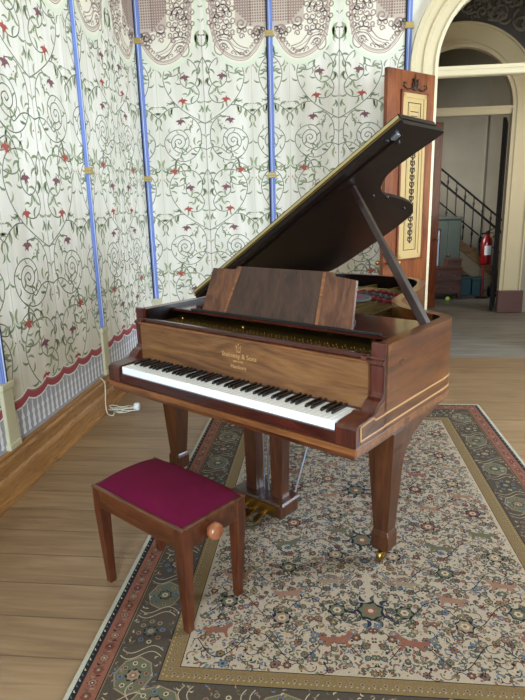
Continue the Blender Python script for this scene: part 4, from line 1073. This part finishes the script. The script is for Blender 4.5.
# cushion
m = MB(); rings = []; NX, NY = 28, 20; a_, b2 = hl-.010, hw_-.010
vs = []; 
for i in range(NX+1):
    for j in range(NY+1):
        u, v = -1+2*i/NX, -1+2*j/NY
        e = max(abs(u), abs(v)); h = (1-abs(u)**5)**.5*(1-abs(v)**5)**.5
        dome = .018*math.cos(v*PI/2)*1.0+.012*math.cos(u*PI/2)
        vs.append((u*a_, v*b2, hz+.010+.028*h+dome*h))
fs = [(i*(NY+1)+j, (i+1)*(NY+1)+j, (i+1)*(NY+1)+j+1, i*(NY+1)+j+1) for i in range(NX) for j in range(NY)]
m.add(vs, fs, 'velvet', True)
edge = [vs[i*(NY+1)] for i in range(NX+1)]+[vs[NX*(NY+1)+j] for j in range(1, NY+1)]+[vs[i*(NY+1)+NY] for i in range(NX-1, -1, -1)]+[vs[j] for j in range(NY-1, 0, -1)]
m.loft([[(x, y, hz-.02) for x, y, z in edge], edge], 'velvet', caps=False); m.add([(x, y, hz-.02) for x, y, z in edge], [tuple(range(len(edge)))], 'velvet')
m.build('seat_cushion', bench)
for sx in (-1, 1):
    for sy in (-1, 1):
        m = MB(); X, Y = sx*(hl+.002), sy*(hw_+.002)
        def q(h, z, o=0):
            xs = sorted((X, X-sx*h)); ys = sorted((Y, Y-sy*h)); return [(xs[0]+0, ys[0], z), (xs[1], ys[0], z), (xs[1], ys[1], z), (xs[0], ys[1], z)]
        def qq(h, z, ins): 
            xs = sorted((X-sx*ins, X-sx*(ins+h))); ys = sorted((Y-sy*ins, Y-sy*(ins+h))); return [(xs[0], ys[0], z), (xs[1], ys[0], z), (xs[1], ys[1], z), (xs[0], ys[1], z)]
        m.loft([qq(.028, .0003 if sx < 0 and sy < 0 else .0104, .014), qq(.045, .33, 0), qq(.045, hz, 0)], 'benchleg'); m.build('leg', bench, .002)
m = MB(); m.lathe([(.010, 0), (.012, .012), (.024, .014), (.031, .022), (.031, .038), (.026, .046), (0, .048)], (hl+.0, -.03, hz-.040), 'knob', 22, 'x'); m.build('adjusting_knob', bench, .001)

# ------------------------------------------------------------------ cable and plug on the floor
o = thing('extension_cable', 'cream cable hanging over the skirting to a small coil with white plug on bare floor', 'cable', (-1.45, 3.9, 0))
ox, oy = -1.45, 3.9
P_ = [(-A+.012-ox, 3.905-oy, .262), (-A+.045-ox, 3.90-oy, .225), (-A+.052-ox, 3.88-oy, .16), (-A+.058-ox, 3.85-oy, .10), (-A+.072-ox, 3.82-oy, .03), (-1.565-ox, 3.80-oy, .006), (-1.53-ox, 3.80-oy, .005)]
for k in range(46):
    a = k*.62; r = .055+.02*math.sin(k*1.7); P_.append((-1.50-ox+.05*math.sin(k*.3)+r*1.25*math.cos(a-2.4), 3.90-oy+r*.75*math.sin(a-2.4), .006+.0006*k))
P_ += [(-1.46-ox, 3.90-oy, .02), (-1.42-ox, 3.91-oy, .02)]
m = MB(); m.tube(smooth_poly(P_, 4, False), .0038, 'cable', 6); m.build('cord', o)
m = MB(); m.lathe([(.006, 0), (.012, .006), (.028, .010), (.030, .018), (.030, .040), (.024, .046), (0, .047)], (-1.415-ox, 3.915-oy, .031), 'plastic', 20, 'x'); m.build('plug', o)
